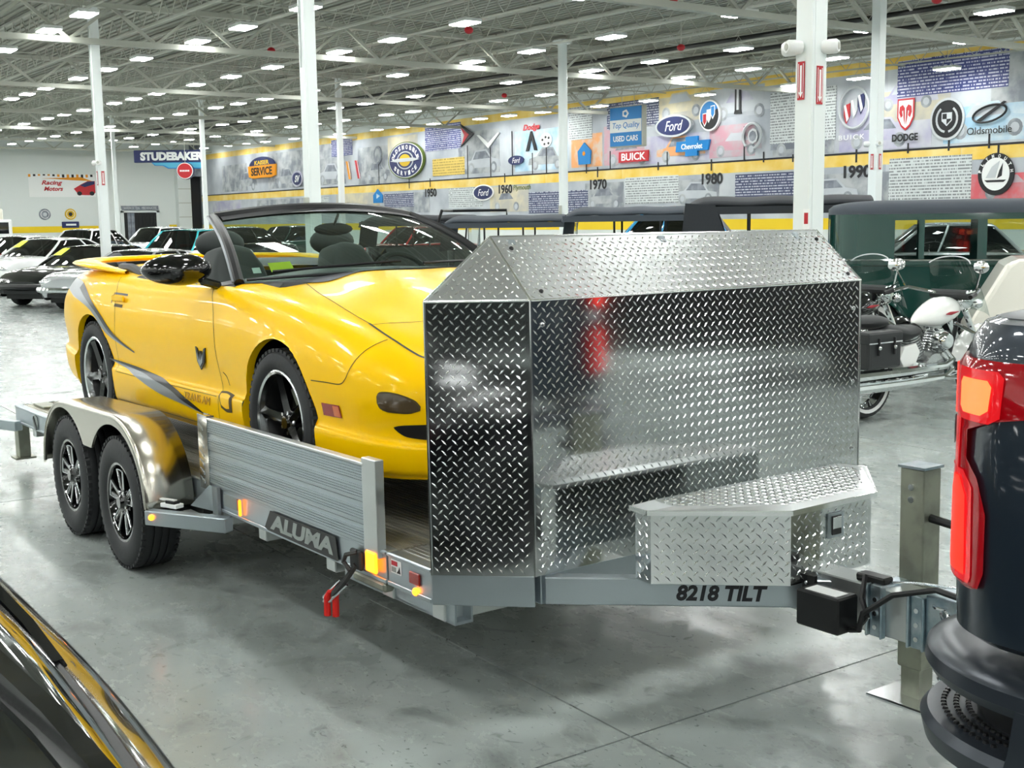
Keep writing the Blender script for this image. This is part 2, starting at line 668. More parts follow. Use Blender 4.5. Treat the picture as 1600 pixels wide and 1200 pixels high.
COLS = [('D', -6.83, 7.68, .17), ('B', -16.2, 7.72, .18), ('A', -27.0, 7.87, .18), ('E', -15.9, 19.8, .2), ('C', -26.4, 20.0, .25), ('F', -37.6, 19.0, .17), ('G', -49.2, 18.55, .17), ('H', -60.6, 18.3, .17)]
CLAB = {'D': 'white steel column with red arrow signs and cameras behind the checker plate guard',
        'B': 'tall white steel column standing behind the yellow convertible windscreen',
        'A': 'white steel column with a small red arrow sign beside the racing banner',
        'E': 'white steel column with cameras and two pale arrow signs before the 1990 mural',
        'C': 'white round cornered column before the mural between 1960 and 1970',
        'F': 'slim white column before the mural near the round service sign',
        'G': 'slim white column next to the hanging dark blue sign',
        'H': 'thin white column in front of the dark end wall doorway'}
mat('conduit', '#c6ccca', .4)
for k, x, y, wd in COLS:
    c = empty('steel_column', (x, y, 0))
    tag(c, CLAB[k], 'column')
    h = zceil(x) - .1
    hw = wd / 2
    q = MB()
    if k in 'C':
        q.lathe([(hw, 0), (hw, h)], n=16)
        q.build('shaft', 'column_white', c, True)
    elif k in 'EFGH':
        q.box(-hw, hw, -hw, hw, 0, h)
        q.build('shaft', 'column_white', c, bevel=.02, seg=2)
    else:
        # wide flange section: two flanges across x and a web
        q.box(-hw, hw, -hw, -hw + .03, 0, h).box(-hw, hw, hw - .03, hw, 0, h)
        q.box(-.02, .02, -hw + .03, hw - .03, 0, h)
        q.build('shaft', 'column_white', c)
        MB().box(hw - .012, hw + .004, -hw + .03, hw - .03, 0, h).build('cover_plate', 'column_white', c)
        MB().tube([(-hw * .25, -hw - .012, 3.9), (-hw * .25, -hw - .012, h)], .012, 6).build('conduit', 'conduit', c, True)
    MB().box(-hw - .06, hw + .06, -hw - .06, hw + .06, 0, .03).build('base_plate', 'column_white', c)
    MB().box(-hw - .08, hw + .08, -hw - .05, hw + .05, h - .12, h - .02).build('cap_plate', 'column_white', c)
    if k == 'D':
        red_arrow(c, frame_m((-.02, -hw - .004, 2.79), (1, 0, 0), (0, 0, 1)))
        red_arrow(c, frame_m((hw + .006, .0, 2.75), (0, 1, 0), (0, 0, 1)))
        cctv(c, (-.03, -hw - .03, 3.05), -1.9)
        cctv(c, (-hw - .0, -hw + .0, 3.05), 3.6)
        cctv(c, (hw + .01, hw - .03, 3.05), .4)
        t = MB().box(-.035, .035, -.09, .09, 0, .004).build('tag', 'white_sign', c)
        t.matrix_local = frame_m((.06, -hw - .002, 1.68), (1, 0, 0), (0, 0, 1))
        MB().box(-.02, .02, -.03, .06, .004, .006).build('tag_mark', 'red_sign', t)
    if k in 'AE':
        red_arrow(c, frame_m((.0, -hw - .004, 2.72 if k == 'A' else 2.75), (1, 0, 0), (0, 0, 1)))
        red_arrow(c, frame_m((hw + .008, .0, 2.72 if k == 'A' else 2.75), (0, 1, 0), (0, 0, 1)))
        for sx in (-1, 1):
            cctv(c, (sx * hw, -hw + .03, 3.05 if k == 'A' else 3.1), -1.57 + sx * 1.0)
    if k in 'BC':
        bx = MB().box(.0, .09, -.06, 0, -.12, .12).build('junction_box', 'steel_grey', c, bevel=.008)
        bx.location = (.02, -hw - .01, 1.95)

# ---- mural on the right wall
mat('mural_sky', '#c9ced2', .6, col2='#9fa6b0', scale=.55, detail=5, lo=.35, hi=.7)
mat('mural_grey', '#b8bcbe', .6, col2='#848a92', scale=1.6, detail=6, lo=.4, hi=.62)
mat('mural_violet', '#a9a6c4', .6, col2='#c9cbd0', scale=1.2, detail=4, lo=.35, hi=.65)
mat('mural_pink', '#c99aa6', .6, col2='#b9b2b8', scale=1.5, detail=4, lo=.4, hi=.6)
mat('mural_sand', '#d6cdb0', .6, col2='#b7b5ac', scale=1.1, detail=4, lo=.4, hi=.6)
mat('mural_orange', '#e7a56e', .6, col2='#d8c2ae', scale=1.8, detail=3, lo=.45, hi=.6)
mat('mural_blue', '#9fc4da', .6, col2='#d2dfe5', scale=1.2, detail=4, lo=.4, hi=.6)
mat('mural_red', '#d8646c', .6, col2='#c98a90', scale=2.2, detail=3, lo=.45, hi=.65)
mat('mural_dark', '#747a84', .6, col2='#959ba4', scale=2.2, detail=5, lo=.45, hi=.6)
text_mat('print_blue', '#39427e', '#dfe2f0', 11.0)
text_mat('print_navy', '#3f4768', '#d6dae6', 11.0)
text_mat('print_light', '#d2d8d8', '#4c5158', 11.0)
text_mat('print_gold', '#dcbf62', '#8f7a35', 8.0)
mat('logo_navy', '#1f2a5c', .4)
mat('logo_blue', '#1180c8', .4)
mat('logo_red', '#c0262f', .45)
mat('logo_silver', '#c4c9cc', .35)
mat('logo_gold', '#d8b21c', .45)
mat('logo_black', '#17191c', .45)
mat('logo_white', '#f2f4f2', .5)
mat('logo_orange', '#e8960f', .5)
mat('logo_green', '#5d6f2a', .5)


def wpanel(name, m, x, z, wd, ht, off=.012, depth=.01, parent=None):
    o = MB().box(-wd / 2, wd / 2, -.0, depth, -ht / 2, ht / 2).build(name, m, parent or wr)
    o.location = (x, 30.5 - off - depth, z)
    return o


wpanel('mural_field', 'mural_sky', -53, 3.95, 58 - .2, 4.7, .0, .006)
wpanel('mural_field', 'mural_sky', -12, 3.95, 24.2, 4.7, .0, .006)
for k in range(14):          # sheets of the printed mural
    xa = -81.5 + k * 5.0
    wpanel('mural_band', 'mural_gold', xa + 2.5, 6.16, 4.99, .34, .007, .004)
    wpanel('mural_band', 'mural_gold', xa + 2.5, 3.40, 4.99, .38, .007, .004)
    wpanel('wall_stripe', 'band_yellow', xa + 2.5, 1.44, 4.99, .36, .007, .004)
wpanel('timeline', 'ink_black', -46.5, 3.6, 70, .06, .012, .006)
pics = [('mural_grey', -62, 4.9, 4.5, 2.3), ('mural_grey', -75.5, 4.6, 4.2, 1.7), ('mural_grey', -67.6, 4.8, 5.0, 2.1), ('mural_grey', -56.5, 4.6, 3.6, 1.9), ('mural_grey', -61.5, 4.5, 3.0, 1.4),
        ('mural_sand', -53.5, 5.3, 3, 1.2), ('mural_grey', -46.6, 4.75, 3.4, 1.9), ('mural_blue', -41.8, 4.6, 3.8, 1.7), ('mural_orange', -38.7, 4.4, 2.0, 1.3), ('mural_pink', -36.4, 4.5, 2.4, 1.5), ('mural_violet', -33.4, 4.2, 3.4, 1.0),
        ('mural_pink', -30.6, 4.3, 2.2, 1.1), ('mural_sand', -32.9, 5.6, 3.0, .9), ('mural_sky', -30.4, 5.6, 2.6, 1.0), ('mural_grey', -27.4, 4.0, 2.6, .7), ('mural_violet', -24.2, 4.3, 3.4, 1.3), ('mural_sand', -23.2, 4.9, 2.6, .9), ('mural_blue', -20.6, 4.2, 3.0, 1.0), ('mural_grey', -19.4, 5.4, 2.4, 1.4),
        ('mural_grey', -25.2, 2.5, 3.0, 1.0), ('mural_grey', -32.3, 2.6, 2.2, .9), ('mural_grey', -37.6, 2.6, 2.4, 1.0), ('mural_sand', -44.2, 2.6, 3.0, 1.1), ('mural_grey', -52.5, 2.6, 3, 1.0), ('mural_sand', -58.5, 2.7, 5, 1.0), ('mural_violet', -77, 2.7, 5, .9), ('mural_red', -20.2, 2.35, 2.2, .9), ('mural_grey', -68, 2.6, 8, 1.0)]
for i, (m, x, z, wd, ht) in enumerate(pics):
    wpanel('mural_picture', m, x, z, wd, ht, .0065 + .0004 * i, .004)


def mural_car(x, z, L, body, glass='mural_dark', flip=1):
    """printed side view of a car: flat outlines a few millimetres proud of the sheet."""
    c = empty('mural_car_print')
    c.parent = wr
    c.location = (x, 30.5 - .016, z)
    H = L * .3
    out = [(-.5, .1), (-.49, .42), (-.3, .5), (-.18, .98), (.12, 1.0), (.27, .56), (.47, .46), (.5, .12)]
    MB().prism([(flip * u * L, v * H) for u, v in out], 0, .003, lambda u, v, ww: (u, -ww, v)).build('print_body', body, c)
    win = [(-.25, .53), (-.16, .9), (.1, .92), (.22, .56)]
    MB().prism([(flip * u * L, v * H) for u, v in win], .003, .005, lambda u, v, ww: (u, -ww, v)).build('print_window', glass, c)
    for wx in (-.3, .31):
        MB().lathe([(0, 0), (L * .085, 0), (L * .085, .003), (0, .003)], (flip * wx * L, -.006, .1 * H), 'Y', 14).build('print_wheel', 'mural_grey', c)
        MB().lathe([(0, 0), (L * .05, 0), (L * .05, .002), (0, .002)], (flip * wx * L, -.009, .1 * H), 'Y', 12).build('print_hub', 'mural_sky', c)
    return c


for a in ((-67.4, 3.9, 3.4, 'mural_grey', 'mural_dark', 1), (-61.6, 3.95, 3.2, 'mural_sky', 'mural_dark', -1), (-56.2, 3.9, 2.8, 'mural_grey', 'mural_dark', 1), (-46.3, 3.95, 3.0, 'mural_sky', 'mural_dark', 1),
          (-41.4, 3.9, 2.6, 'mural_grey', 'mural_dark', -1), (-36.2, 3.85, 2.8, 'mural_pink', 'mural_dark', 1), (-33.2, 3.85, 2.6, 'mural_orange', 'mural_dark', 1), (-30.4, 3.9, 2.4, 'mural_pink', 'mural_sky', -1),
          (-30.2, 5.15, 2.8, 'mural_sky', 'mural_violet', 1), (-33.2, 5.4, 2.6, 'mural_sand', 'mural_sky', 1), (-27.6, 3.8, 2.4, 'mural_dark', 'mural_sky', 1), (-24.4, 3.85, 2.6, 'mural_violet', 'mural_dark', -1), (-20.7, 3.95, 2.8, 'mural_blue', 'mural_sky', 1), (-23.4, 4.9, 2.2, 'mural_violet', 'mural_sky', 1),
          (-26.2, 2.2, 2.2, 'mural_sky', 'mural_dark', 1), (-32.4, 2.3, 2.2, 'mural_sky', 'mural_dark', -1), (-37.6, 2.2, 2.4, 'mural_grey', 'mural_dark', 1), (-44.4, 2.2, 2.4, 'mural_grey', 'mural_dark', 1), (-19.9, 2.2, 2.0, 'mural_red', 'mural_pink', 1), (-73.5, 3.9, 3.4, 'mural_grey', 'mural_dark', 1)):
    mural_car(*a)
for m, x, z, wd, ht in (('print_blue', -21.91, 5.67, 3.67, 1.06), ('print_light', -27.44, 4.91, 2.77, 1.67), ('print_navy', -35.88, 5.61, 3.02, 1.0), ('print_light', -39.08, 5.5, 1.5, 1.3), ('print_blue', -49.65, 5.6, 3.23, 1.2),
                        ('print_gold', -49.19, 4.21, 2.86, .8), ('print_blue', -60.11, 5.7, 2.5, .9), ('print_light', -22.54, 2.73, 2.83, 1.28), ('print_navy', -29.0, 2.64, 2.82, 1.0), ('print_light', -34.79, 2.74, 3.0, 1.0),
                        ('print_navy', -40.66, 2.4, 4.1, .9), ('print_light', -47.76, 2.73, 2.9, .9), ('print_navy', -54.0, 2.75, 3.0, .7), ('print_light', -63.5, 2.75, 3.2, .7)):
    wpanel('text_block', m, x, z, wd, ht, .018, .006)
for i, x in enumerate((-25.21, -31.59, -37.99, -44.5, -50.88)):
    text('year', str(1990 - 10 * i), 'ink_black', wr, WALLR(x, 3.04, .03), .4, 1.05, extrude=.003, bold=.02)
    wpanel('year_tick', 'ink_black', x, 3.52, .07, .4, .02, .006)
for x, z0, z1 in ((-30.0, 3.6, 4.75), (-33.9, 3.6, 4.1), (-42.4, 3.6, 4.5), (-41.4, 3.6, 4.7), (-45.6, 3.6, 4.9), (-47.5, 3.6, 5.1), (-43.9, 3.6, 5.5), (-56, 3.6, 4.7), (-38.7, 3.5, 3.9), (-29.1, 3.5, 3.85), (-27.8, 3.45, 3.7), (-34.4, 3.45, 3.75), (-40.2, 3.4, 3.75), (-23.3, 3.5, 3.8), (-21.9, 3.5, 3.8), (-20.6, 3.5, 3.9), (-20.3, 3.3, 3.6), (-52.9, 3.3, 3.8), (-37.2, 3.6, 4.3)):
    wpanel('timeline_stem', 'ink_black', x, (z0 + z1) / 2, .06, z1 - z0, .022, .006)


def disc(name, m, parent, rx, rz, y0, y1, n=32, c=(0, 0)):
    o = MB()
    pts = [(c[0] + rx * math.cos(2 * PI * k / n), c[1] + rz * math.sin(2 * PI * k / n)) for k in range(n)]
    o.prism(pts, -y0, -y1, lambda u, v, ww: (u, ww, v))
    return o.build(name, m, parent)


def poly(name, m, parent, pts, y0, y1):
    return MB().prism(pts, -y0, -y1, lambda u, v, ww: (u, ww, v)).build(name, m, parent)


def wsign(name, label, x, z, off=.04, cat='wall sign'):
    e = empty(name, (x, 30.5 - off, z))
    tag(e, label, cat)
    return e


def stxt(body, m, e, x, z, size, width, y=.03, **kw):
    return text('lettering', body, m, e, frame_m((x, -y, z), (1, 0, 0), (0, 0, 1)), size, width, **kw)


def arc_text(body, m, e, r, a0, a1, size, y, flip=False, sx=1.0):
    n = len(body)
    for i, ch in enumerate(body):
        if ch == ' ':
            continue
        a = lerp(a0, a1, i / max(1, n - 1))
        p = (r * math.cos(a) * sx, -y, r * math.sin(a))
        t = a - PI / 2 if not flip else a + PI / 2
        text('letter', ch, m, e, frame_m(p, (math.cos(t), 0, math.sin(t)), (-math.sin(t), 0, math.cos(t))), size, size * .72, extrude=.004, bold=.02)


# emblem plates
e = wsign('emblem_plate', 'red ram head shield emblem with black name under it', -23.4, 4.65)
poly('shield_outline', 'logo_red', e, [(-.3, .45), (.3, .45), (.3, -.1), (.16, -.36), (0, -.48), (-.16, -.36), (-.3, -.1)], 0, .012)
poly('shield_field', 'logo_white', e, [(-.25, .4), (.25, .4), (.25, -.09), (.13, -.31), (0, -.41), (-.13, -.31), (-.25, -.09)], .012, .018)
for s in (-1, 1):
    poly('ram_horn', 'logo_red', e, [(s * .03, .18), (s * .1, .27), (s * .2, .22), (s * .22, .05), (s * .16, -.1), (s * .1, -.04), (s * .13, .08), (s * .08, .12), (s * .06, -.12), (s * .02, -.3)][::s], .018, .03)
stxt('DODGE', 'logo_black', e, 0, -.68, .22, .92, bold=.02, extrude=.004)
e = wsign('emblem_plate', 'round black wreath and crest emblem on the mural', -21.96, 4.4)
disc('rim', 'logo_silver', e, .57, .6, 0, .02)
disc('field', 'logo_black', e, .5, .53, .02, .03)
for s in (-1, 1):
    wr_ = MB()
    for k in range(9):
        a = -PI / 2 + s * (.35 + k * .25)
        c_ = (.34 * math.cos(a), -.036, .36 * math.sin(a))
        wr_.obox(c_, (.06, .012, .11), Euler((0, -a, 0)))
    wr_.build('wreath', 'logo_silver', e)
poly('crest', 'logo_silver', e, [(-.17, .18), (.17, .18), (.17, -.05), (0, -.2), (-.17, -.05)], .03, .042)
poly('crest_quarter', 'logo_black', e, [(-.14, .15), (0, .15), (0, 0), (-.14, 0)], .042, .046)
poly('crest_quarter', 'logo_black', e, [(0, 0), (.14, 0), (.14, -.04), (0, -.16)], .042, .046)
e = wsign('emblem_plate', 'slim black oval rocket emblem with a name below on blue print', -20.59, 4.4)
ring = MB()
ring.tube([(.52 * math.cos(a), -.036, .05 + .22 * math.sin(a) + .08 * math.cos(a)) for a in [2 * PI * k / 28 for k in range(28)]], .03, 6, closed=True)
ring.build('oval_ring', 'logo_black', e, True)
poly('rocket', 'logo_black', e, [(-.42, -.12), (-.3, -.16), (.5, .34), (.42, .36)], .01, .03)
stxt('Oldsmobile', 'logo_black', e, 0, -.4, .2, 1.4, extrude=.004)
e = wsign('emblem_plate', 'chrome ring with three diagonal red, silver and blue shields', -25.29, 4.98)
MB().tube([(.56 * math.cos(a), -.05, .62 * math.sin(a)) for a in [2 * PI * k / 32 for k in range(32)]], .045, 6, closed=True).build('ring', 'logo_silver', e, True)
for i, m in enumerate(('logo_red', 'logo_silver', 'logo_navy')):
    x0, z0 = -.42 + .27 * i, -.1 + .13 * i
    poly('shield', m, e, [(x0, z0 + .2), (x0 + .24, z0 + .26), (x0 + .24, z0 - .12), (x0 + .1, z0 - .36), (x0, z0 - .12)], 0, .02)
    poly('shield_bar', 'logo_white', e, [(x0, z0 + .2), (x0 + .08, z0 + .22), (x0 + .2, z0 - .2), (x0 + .12, z0 - .3)], .02, .026)
stxt('BUICK', 'logo_white', e, -.1, -.88, .15, 1.0, extrude=.004, spacing=1.3)
e = wsign('emblem_plate', 'pale chrome wreath crest beside the white printed paragraph', -29.58, 4.4)
MB().tube([(.42 * math.cos(a), -.055, .42 * math.sin(a)) for a in [-PI / 2 + .2 + (2 * PI - .9) * k / 28 - .0 for k in range(29)]], .05, 6).build('wreath_ring', 'logo_silver', e, True)
disc('crest', 'logo_silver', e, .24, .26, 0, .02, 8)
disc('crest_field', 'mural_dark', e, .17, .18, .02, .026, 8)
e = wsign('lamp_emblem', 'tall narrow black badge above the pale printed car', -30.3, 5.62)
poly('bar', 'logo_black', e, [(-.14, .43), (.14, .43), (.14, -.3), (.18, -.43), (-.18, -.43), (-.14, -.3)], 0, .02)
poly('bar_line', 'logo_silver', e, [(-.05, .4), (.05, .4), (.05, -.3), (-.05, -.3)], .02, .026)
e = wsign('dealer_sign', 'round blue and black sign with three small coloured shields', -31.59, 5.23)
disc('rim', 'logo_white', e, .52, .54, 0, .1)
disc('field_blue', 'logo_blue', e, .46, .48, .1, .105)
MB().prism([(.46 * math.cos(a), .48 * math.sin(a)) for a in [-PI * .85 + PI * k / 20 for k in range(21)]], -.105, -.112, lambda u, v, ww: (u, ww, v)).build('field_black', 'logo_black', e)
for i, m in enumerate(('logo_red', 'logo_white', 'logo_blue')):
    x0, z0 = -.3 + .2 * i, -.12 + .12 * i
    poly('shield_edge', 'logo_white', e, [(x0 - .02, z0 + .2), (x0 + .19, z0 + .22), (x0 + .19, z0 - .1), (x0 + .08, z0 - .26), (x0 - .02, z0 - .1)], .112, .12)
    poly('shield', m, e, [(x0 + .01, z0 + .17), (x0 + .16, z0 + .18), (x0 + .16, z0 - .08), (x0 + .08, z0 - .2), (x0 + .01, z0 - .08)], .12, .126)
e = wsign('dealer_sign', 'blue oval sign with white script in a silver rim beside the mural car', -33.45, 5.0)
disc('rim', 'logo_silver', e, .96, .4, 0, .12)
disc('field', 'logo_navy', e, .86, .33, .12, .13)
stxt('Ford', 'logo_white', e, 0, .0, .36, .95, y=.135, shear=.35, extrude=.004)
e = wsign('dealer_sign', 'bright blue bow tie sign with white lettering', -32.5, 4.22)
poly('bow_tie', 'logo_blue', e, [(-.85, -.17), (-.8, .19), (-.32, .19), (-.32, .35), (.3, .35), (.3, .19), (.9, .19), (.8, -.17), (.28, -.17), (.28, -.34), (-.34, -.34), (-.34, -.17)], 0, .08)
stxt('Chevrolet', 'logo_white', e, 0, 0, .2, 1.1, y=.085, bold=.015, extrude=.004)
e = wsign('dealer_sign', 'dark red sign with cream serif lettering under the used cars sign', -35.75, 4.02)
poly('board', 'logo_red', e, [(-.86, -.2), (-.84, .2), (.86, .2), (.84, -.2)], 0, .06)
stxt('BUICK', 'logo_white', e, 0, 0, .28, 1.4, y=.065, bold=.012, extrude=.004)
e = wsign('dealer_sign', 'blue pointed shield sign with small orange star', -38.76, 4.28)
poly('board', 'logo_blue', e, [(-.36, -.42), (-.42, .1), (0, .43), (.42, .1), (.36, -.42)], 0, .06)
disc('star', 'logo_orange', e, .1, .1, .06, .07, 5)
e = wsign('emblem_plate', 'red script emblem over a dark triangle tower on the mural', -42.42, 5.2)
stxt('Dodge', 'logo_red', e, 0, .34, .32, 1.2, shear=.3, bold=.02, extrude=.004)
poly('tower', 'logo_black', e, [(-.06, .2), (.06, .2), (.42, -.62), (.2, -.6), (.0, -.1), (-.2, -.6), (-.42, -.62)], 0, .02)
e = wsign('emblem_plate', 'round white ball emblem with black patches', -41.38, 4.97)
disc('ball', 'logo_white', e, .4, .3, 0, .03)
for px, pz in ((0, .12), (-.22, .02), (.22, .08), (-.08, -.16), (.2, -.14)):
    disc('patch', 'logo_black', e, .08, .06, .03, .036, 5, (px, pz))
e = wsign('dealer_sign', 'small blue oval sign near the timeline', -43.56, 4.24)
disc('field', 'logo_navy', e, .58, .2, 0, .04)
stxt('Ford', 'logo_white', e, 0, 0, .22, .6, y=.045, shear=.35, extrude=.004)
e = wsign('emblem_plate', 'white V shaped chevron emblem', -45.69, 5.2)
poly('chevron', 'logo_white', e, [(-.92, .3), (-.75, .3), (0, -.1), (.75, .3), (.92, .3), (0, -.33)], 0, .05)
e = wsign('emblem_plate', 'red and black boomerang arrow emblem', -47.55, 5.57)
poly('arrow', 'logo_black', e, [(-.5, .5), (-.4, .5), (.68, .0), (-.4, -.5), (-.5, -.5), (.3, .0)], 0, .04)
poly('arrow_red', 'logo_red', e, [(-.45, .4), (.3, .0), (-.3, -.4), (-.1, 0)], .04, .05)
e = wsign('dealer_sign', 'large round navy service sign with gold globe and green rim', -52.97, 4.68)
disc('rim', 'logo_green', e, 1.75, .9, 0, .12, 40)
disc('rim_light', 'logo_white', e, 1.66, .85, .12, .13, 40)
disc('field', 'logo_navy', e, 1.6, .82, .13, .14, 40)
disc('globe_ring', 'logo_silver', e, .82, .44, .14, .15)
disc('globe_field', 'logo_navy', e, .72, .38, .15, .155)
disc('globe', 'logo_gold', e, .55, .3, .155, .17)
poly('wing_bar', 'logo_silver', e, [(-1.45, .0), (-.8, .1), (.8, .1), (1.45, 0), (.8, -.07), (-.8, -.07)], .17, .185)
for body, a0, a1, fl in (('OLDSMOBILE', PI * .93, PI * .07, False), ('SERVICE', PI * 1.2, PI * 1.8, True)):
    for i, ch in enumerate(body):
        a = lerp(a0, a1, i / (len(body) - 1))
        p = (1.24 * math.cos(a), -.145, .64 * math.sin(a))
        t = (a - PI / 2 if not fl else a + PI / 2)
        text('letter', ch, 'logo_white', e, frame_m(p, (math.cos(t) * 1.0, 0, math.sin(t) * .6), (-math.sin(t) * .6, 0, math.cos(t))), .22, .2, extrude=.004, bold=.02)
e = wsign('emblem_plate', 'narrow dark oval grille badge on the grey print', -56, 5.08)
disc('badge', 'mural_dark', e, .4, .46, 0, .04)
disc('badge_face', 'mural_grey', e, .28, .34, .04, .046)
for x, m in ((-59.33, 'logo_orange'), (-58.29, 'logo_red')):
    e = wsign('emblem_plate', 'slanted %s ribbon emblem' % ('orange' if m == 'logo_orange' else 'red'), x, 4.45)
    poly('ribbon', m, e, [(-.3, .48), (.0, .48), (.3, -.48), (.0, -.48)], 0, .02)
    poly('ribbon_edge', 'logo_white', e, [(-.06, .48), (.0, .48), (.3, -.48), (.24, -.48)], .02, .026)
e = wsign('dealer_sign', 'small round violet blue sign with white letters', -65.83, 4.22)
disc('rim', 'mural_violet', e, .72, .46, 0, .05)
disc('field', 'logo_navy', e, .6, .36, .05, .06)
stxt('SV', 'logo_white', e, 0, 0, .4, .7, y=.065, shear=.3, bold=.02, extrude=.004)
e = wsign('dealer_sign', 'domed orange and dark blue service sign', -70.76, 5.05)
dome = [(1.95 * math.cos(PI * k / 20), .1 + .58 * math.sin(PI * k / 20)) for k in range(21)]
MB().prism(dome, 0, -.1, lambda u, v, ww: (u, ww, v)).build('dome', 'logo_navy', e)
poly('band', 'logo_orange', e, [(-2.0, -.5), (-2.1, .16), (2.1, .16), (2.0, -.5), (1.3, -.62), (0, -.58), (-1.3, -.62)], .02, .12)
stxt('KAISER', 'logo_gold', e, 0, .33, .26, 2.2, y=.105, bold=.02, extrude=.004)
stxt('SERVICE', 'logo_black', e, 0, -.2, .5, 3.2, y=.125, bold=.02, extrude=.004)
e = wsign('dealer_sign', 'blue oval sign with pale rim below the timeline', -46.17, 2.93)
disc('rim', 'logo_white', e, .85, .36, 0, .04)
disc('field', 'logo_navy', e, .76, .3, .04, .05)
stxt('Ford', 'logo_white', e, 0, 0, .3, .9, y=.055, shear=.35, extrude=.004)
e = wsign('emblem_plate', 'pointed teal shield emblem below the timeline', -56.11, 3.0)
poly('board', 'logo_blue', e, [(-.5, -.35), (-.5, .05), (0, .36), (.5, .05), (.5, -.35)], 0, .03)
disc('inner', 'mural_blue', e, .25, .15, .03, .036, 3)
e = wsign('dealer_sign', 'round black emblem with a white sailing ship', -20.32, 2.78)
disc('rim', 'logo_black', e, .56, .58, 0, .04)
disc('field', 'logo_white', e, .43, .45, .04, .05)
poly('sail', 'logo_black', e, [(.05, -.12), (.2, -.05), (.22, .3), (.12, .1)], .05, .056)
poly('sail', 'logo_silver', e, [(-.3, -.1), (.0, -.1), (.12, .36), (-.12, .2)], .05, .056)
poly('hull', 'logo_black', e, [(-.34, -.16), (.34, -.16), (.26, -.22), (-.26, -.22)], .05, .056)
arc_text('PLYMOUTH', 'logo_white', e, .5, PI * .95, PI * .05, .1, .045)
wpanel('caption_strip', 'logo_red', -19.7, 2.0, 2.0, .2, .03, .006)
text('caption', 'The last Plymouth rolls', 'logo_white', wr, WALLR(-20.0, 2.0, .045), .1, 1.1, extrude=.002)
text('caption', 'Plymouth', 'logo_green', wr, WALLR(-43.2, 3.05, .03), .28, 1.3, extrude=.003, shear=.2)

# used-cars sign hangs from the roof a little before the wall
e = empty('hanging_sign', (-33.9, 28.6, 4.95), (0, 0, .12))
tag(e, 'hanging blue and white used cars box sign with grey side', 'sign')
MB().box(-.8, .8, -.12, .12, -.72, .72).build('cabinet', 'steel_grey', e, bevel=.02)
MB().box(-.76, .76, -.135, -.12, -.68, .68).build('face', 'logo_blue', e)
MB().box(-.76, .76, -.142, -.135, -.2, .24).build('face_band', 'logo_white', e)
disc('star_disc', 'logo_white', e, .17, .15, .135, .145, 5, (0, .45))
disc('star', 'logo_blue', e, .08, .07, .145, .15, 5, (0, .45))
text('lettering', 'Top Quality', 'logo_blue', e, frame_m((0, -.145, .02), (1, 0, 0), (0, 0, 1)), .26, 1.3, extrude=.003, shear=.2)
text('lettering', 'USED CARS', 'logo_white', e, frame_m((0, -.14, -.42), (1, 0, 0), (0, 0, 1)), .2, 1.2, extrude=.003, bold=.015)
MB().tube([(-.3, 0, .72), (-.3, 0, 1.75)], .012, 5).tube([(.3, 0, .72), (.3, 0, 1.75)], .012, 5).build('hanger', 'steel_grey', e)

# dark blue sign hanging near the far corner
e = empty('hanging_sign', (-60.0, 20.9, 5.05), (0, 0, 1.0))
tag(e, 'long dark blue hanging sign with white letters and light blue swoosh', 'sign')
MB().box(-1.75, 1.75, -.12, .12, -.3, .3).build('cabinet', 'logo_navy', e, bevel=.02)
text('lettering', 'STUDEBAKER', 'logo_white', e, frame_m((.1, -.13, 0), (1, 0, 0), (0, 0, 1)), .42, 3.1, extrude=.01, bold=.035)
poly('swoosh', 'logo_blue', e, [(-.9, -.3), (1.75, -.3), (1.75, -.62), (-.1, -.6), (-.35, -.46), (-.75, -.45)], -.1, .1)
mat('logo_cyan', '#58b4d4', .45)
poly('swoosh_face', 'logo_cyan', e, [(-.85, -.32), (1.7, -.32), (1.7, -.58), (-.05, -.56), (-.3, -.43), (-.7, -.42)], .1, .11)
MB().tube([(-1.2, 0, .3), (-1.2, 0, 2.03)], .015, 5).tube([(1.2, 0, .3), (1.2, 0, 2.03)], .015, 5).build('hanger', 'steel_grey', e)
e = empty('round_sign', (-59.0, 21.3, 4.3), (0, 0, 1.0))
tag(e, 'round red sign with white rim hanging under the dark blue sign', 'sign')
disc('drum', 'logo_navy', e, .42, .42, -.16, .12, 28)
disc('rim', 'logo_white', e, .4, .4, .12, .13, 28)
disc('field', 'logo_red', e, .36, .36, .13, .14, 28)
for k in range(6):
    MB().box(-.24 + k * .08, -.18 + k * .08, -.148, -.14, -.04, .04).build('letter_block', 'logo_white', e)
MB().tube([(0, 0, .4), (0, 0, 2.78)], .015, 5).build('hanger', 'steel_grey', e)

# ---- far end wall: banner, signs, doorway, stripe
for k in range(6):
    o = MB().box(0, .01, -3.6, 3.6, -.2, .2).build('wall_stripe', 'band_yellow', wb)
    o.location = (-82 + .004, 27.2 - k * 7.3 if k else 29.0, 1.46)
    if k == 0:
        o.scale = (1, .2, 1)
e = empty('racing_banner', (-81.998, 21.35, 4.27))
tag(e, 'white racing banner with checkered edge, red script and red car', 'banner')
MB().box(0, .012, -2.1, 2.1, -.73, .73).build('sheet', 'white_sign', e)
for k in range(14):
    MB().box(.012, .016, -2.1 + k * .3, -1.95 + k * .3, .55 + .08 * math.sin(k * .5), .72).build('check', 'logo_black' if k % 2 else 'logo_orange', e)
MB().prism([(-1.3, .45), (1.2, .55), (1.9, .3), (.6, .35), (-.4, .42)], .012, .02, lambda u, v, ww: (ww, u, v)).build('swash', 'logo_orange', e)
text('lettering', 'Racing', 'logo_red', e, frame_m((.018, -.7, .15), (0, 1, 0), (0, 0, 1)), .36, 1.3, extrude=.003, shear=.3, bold=.02)
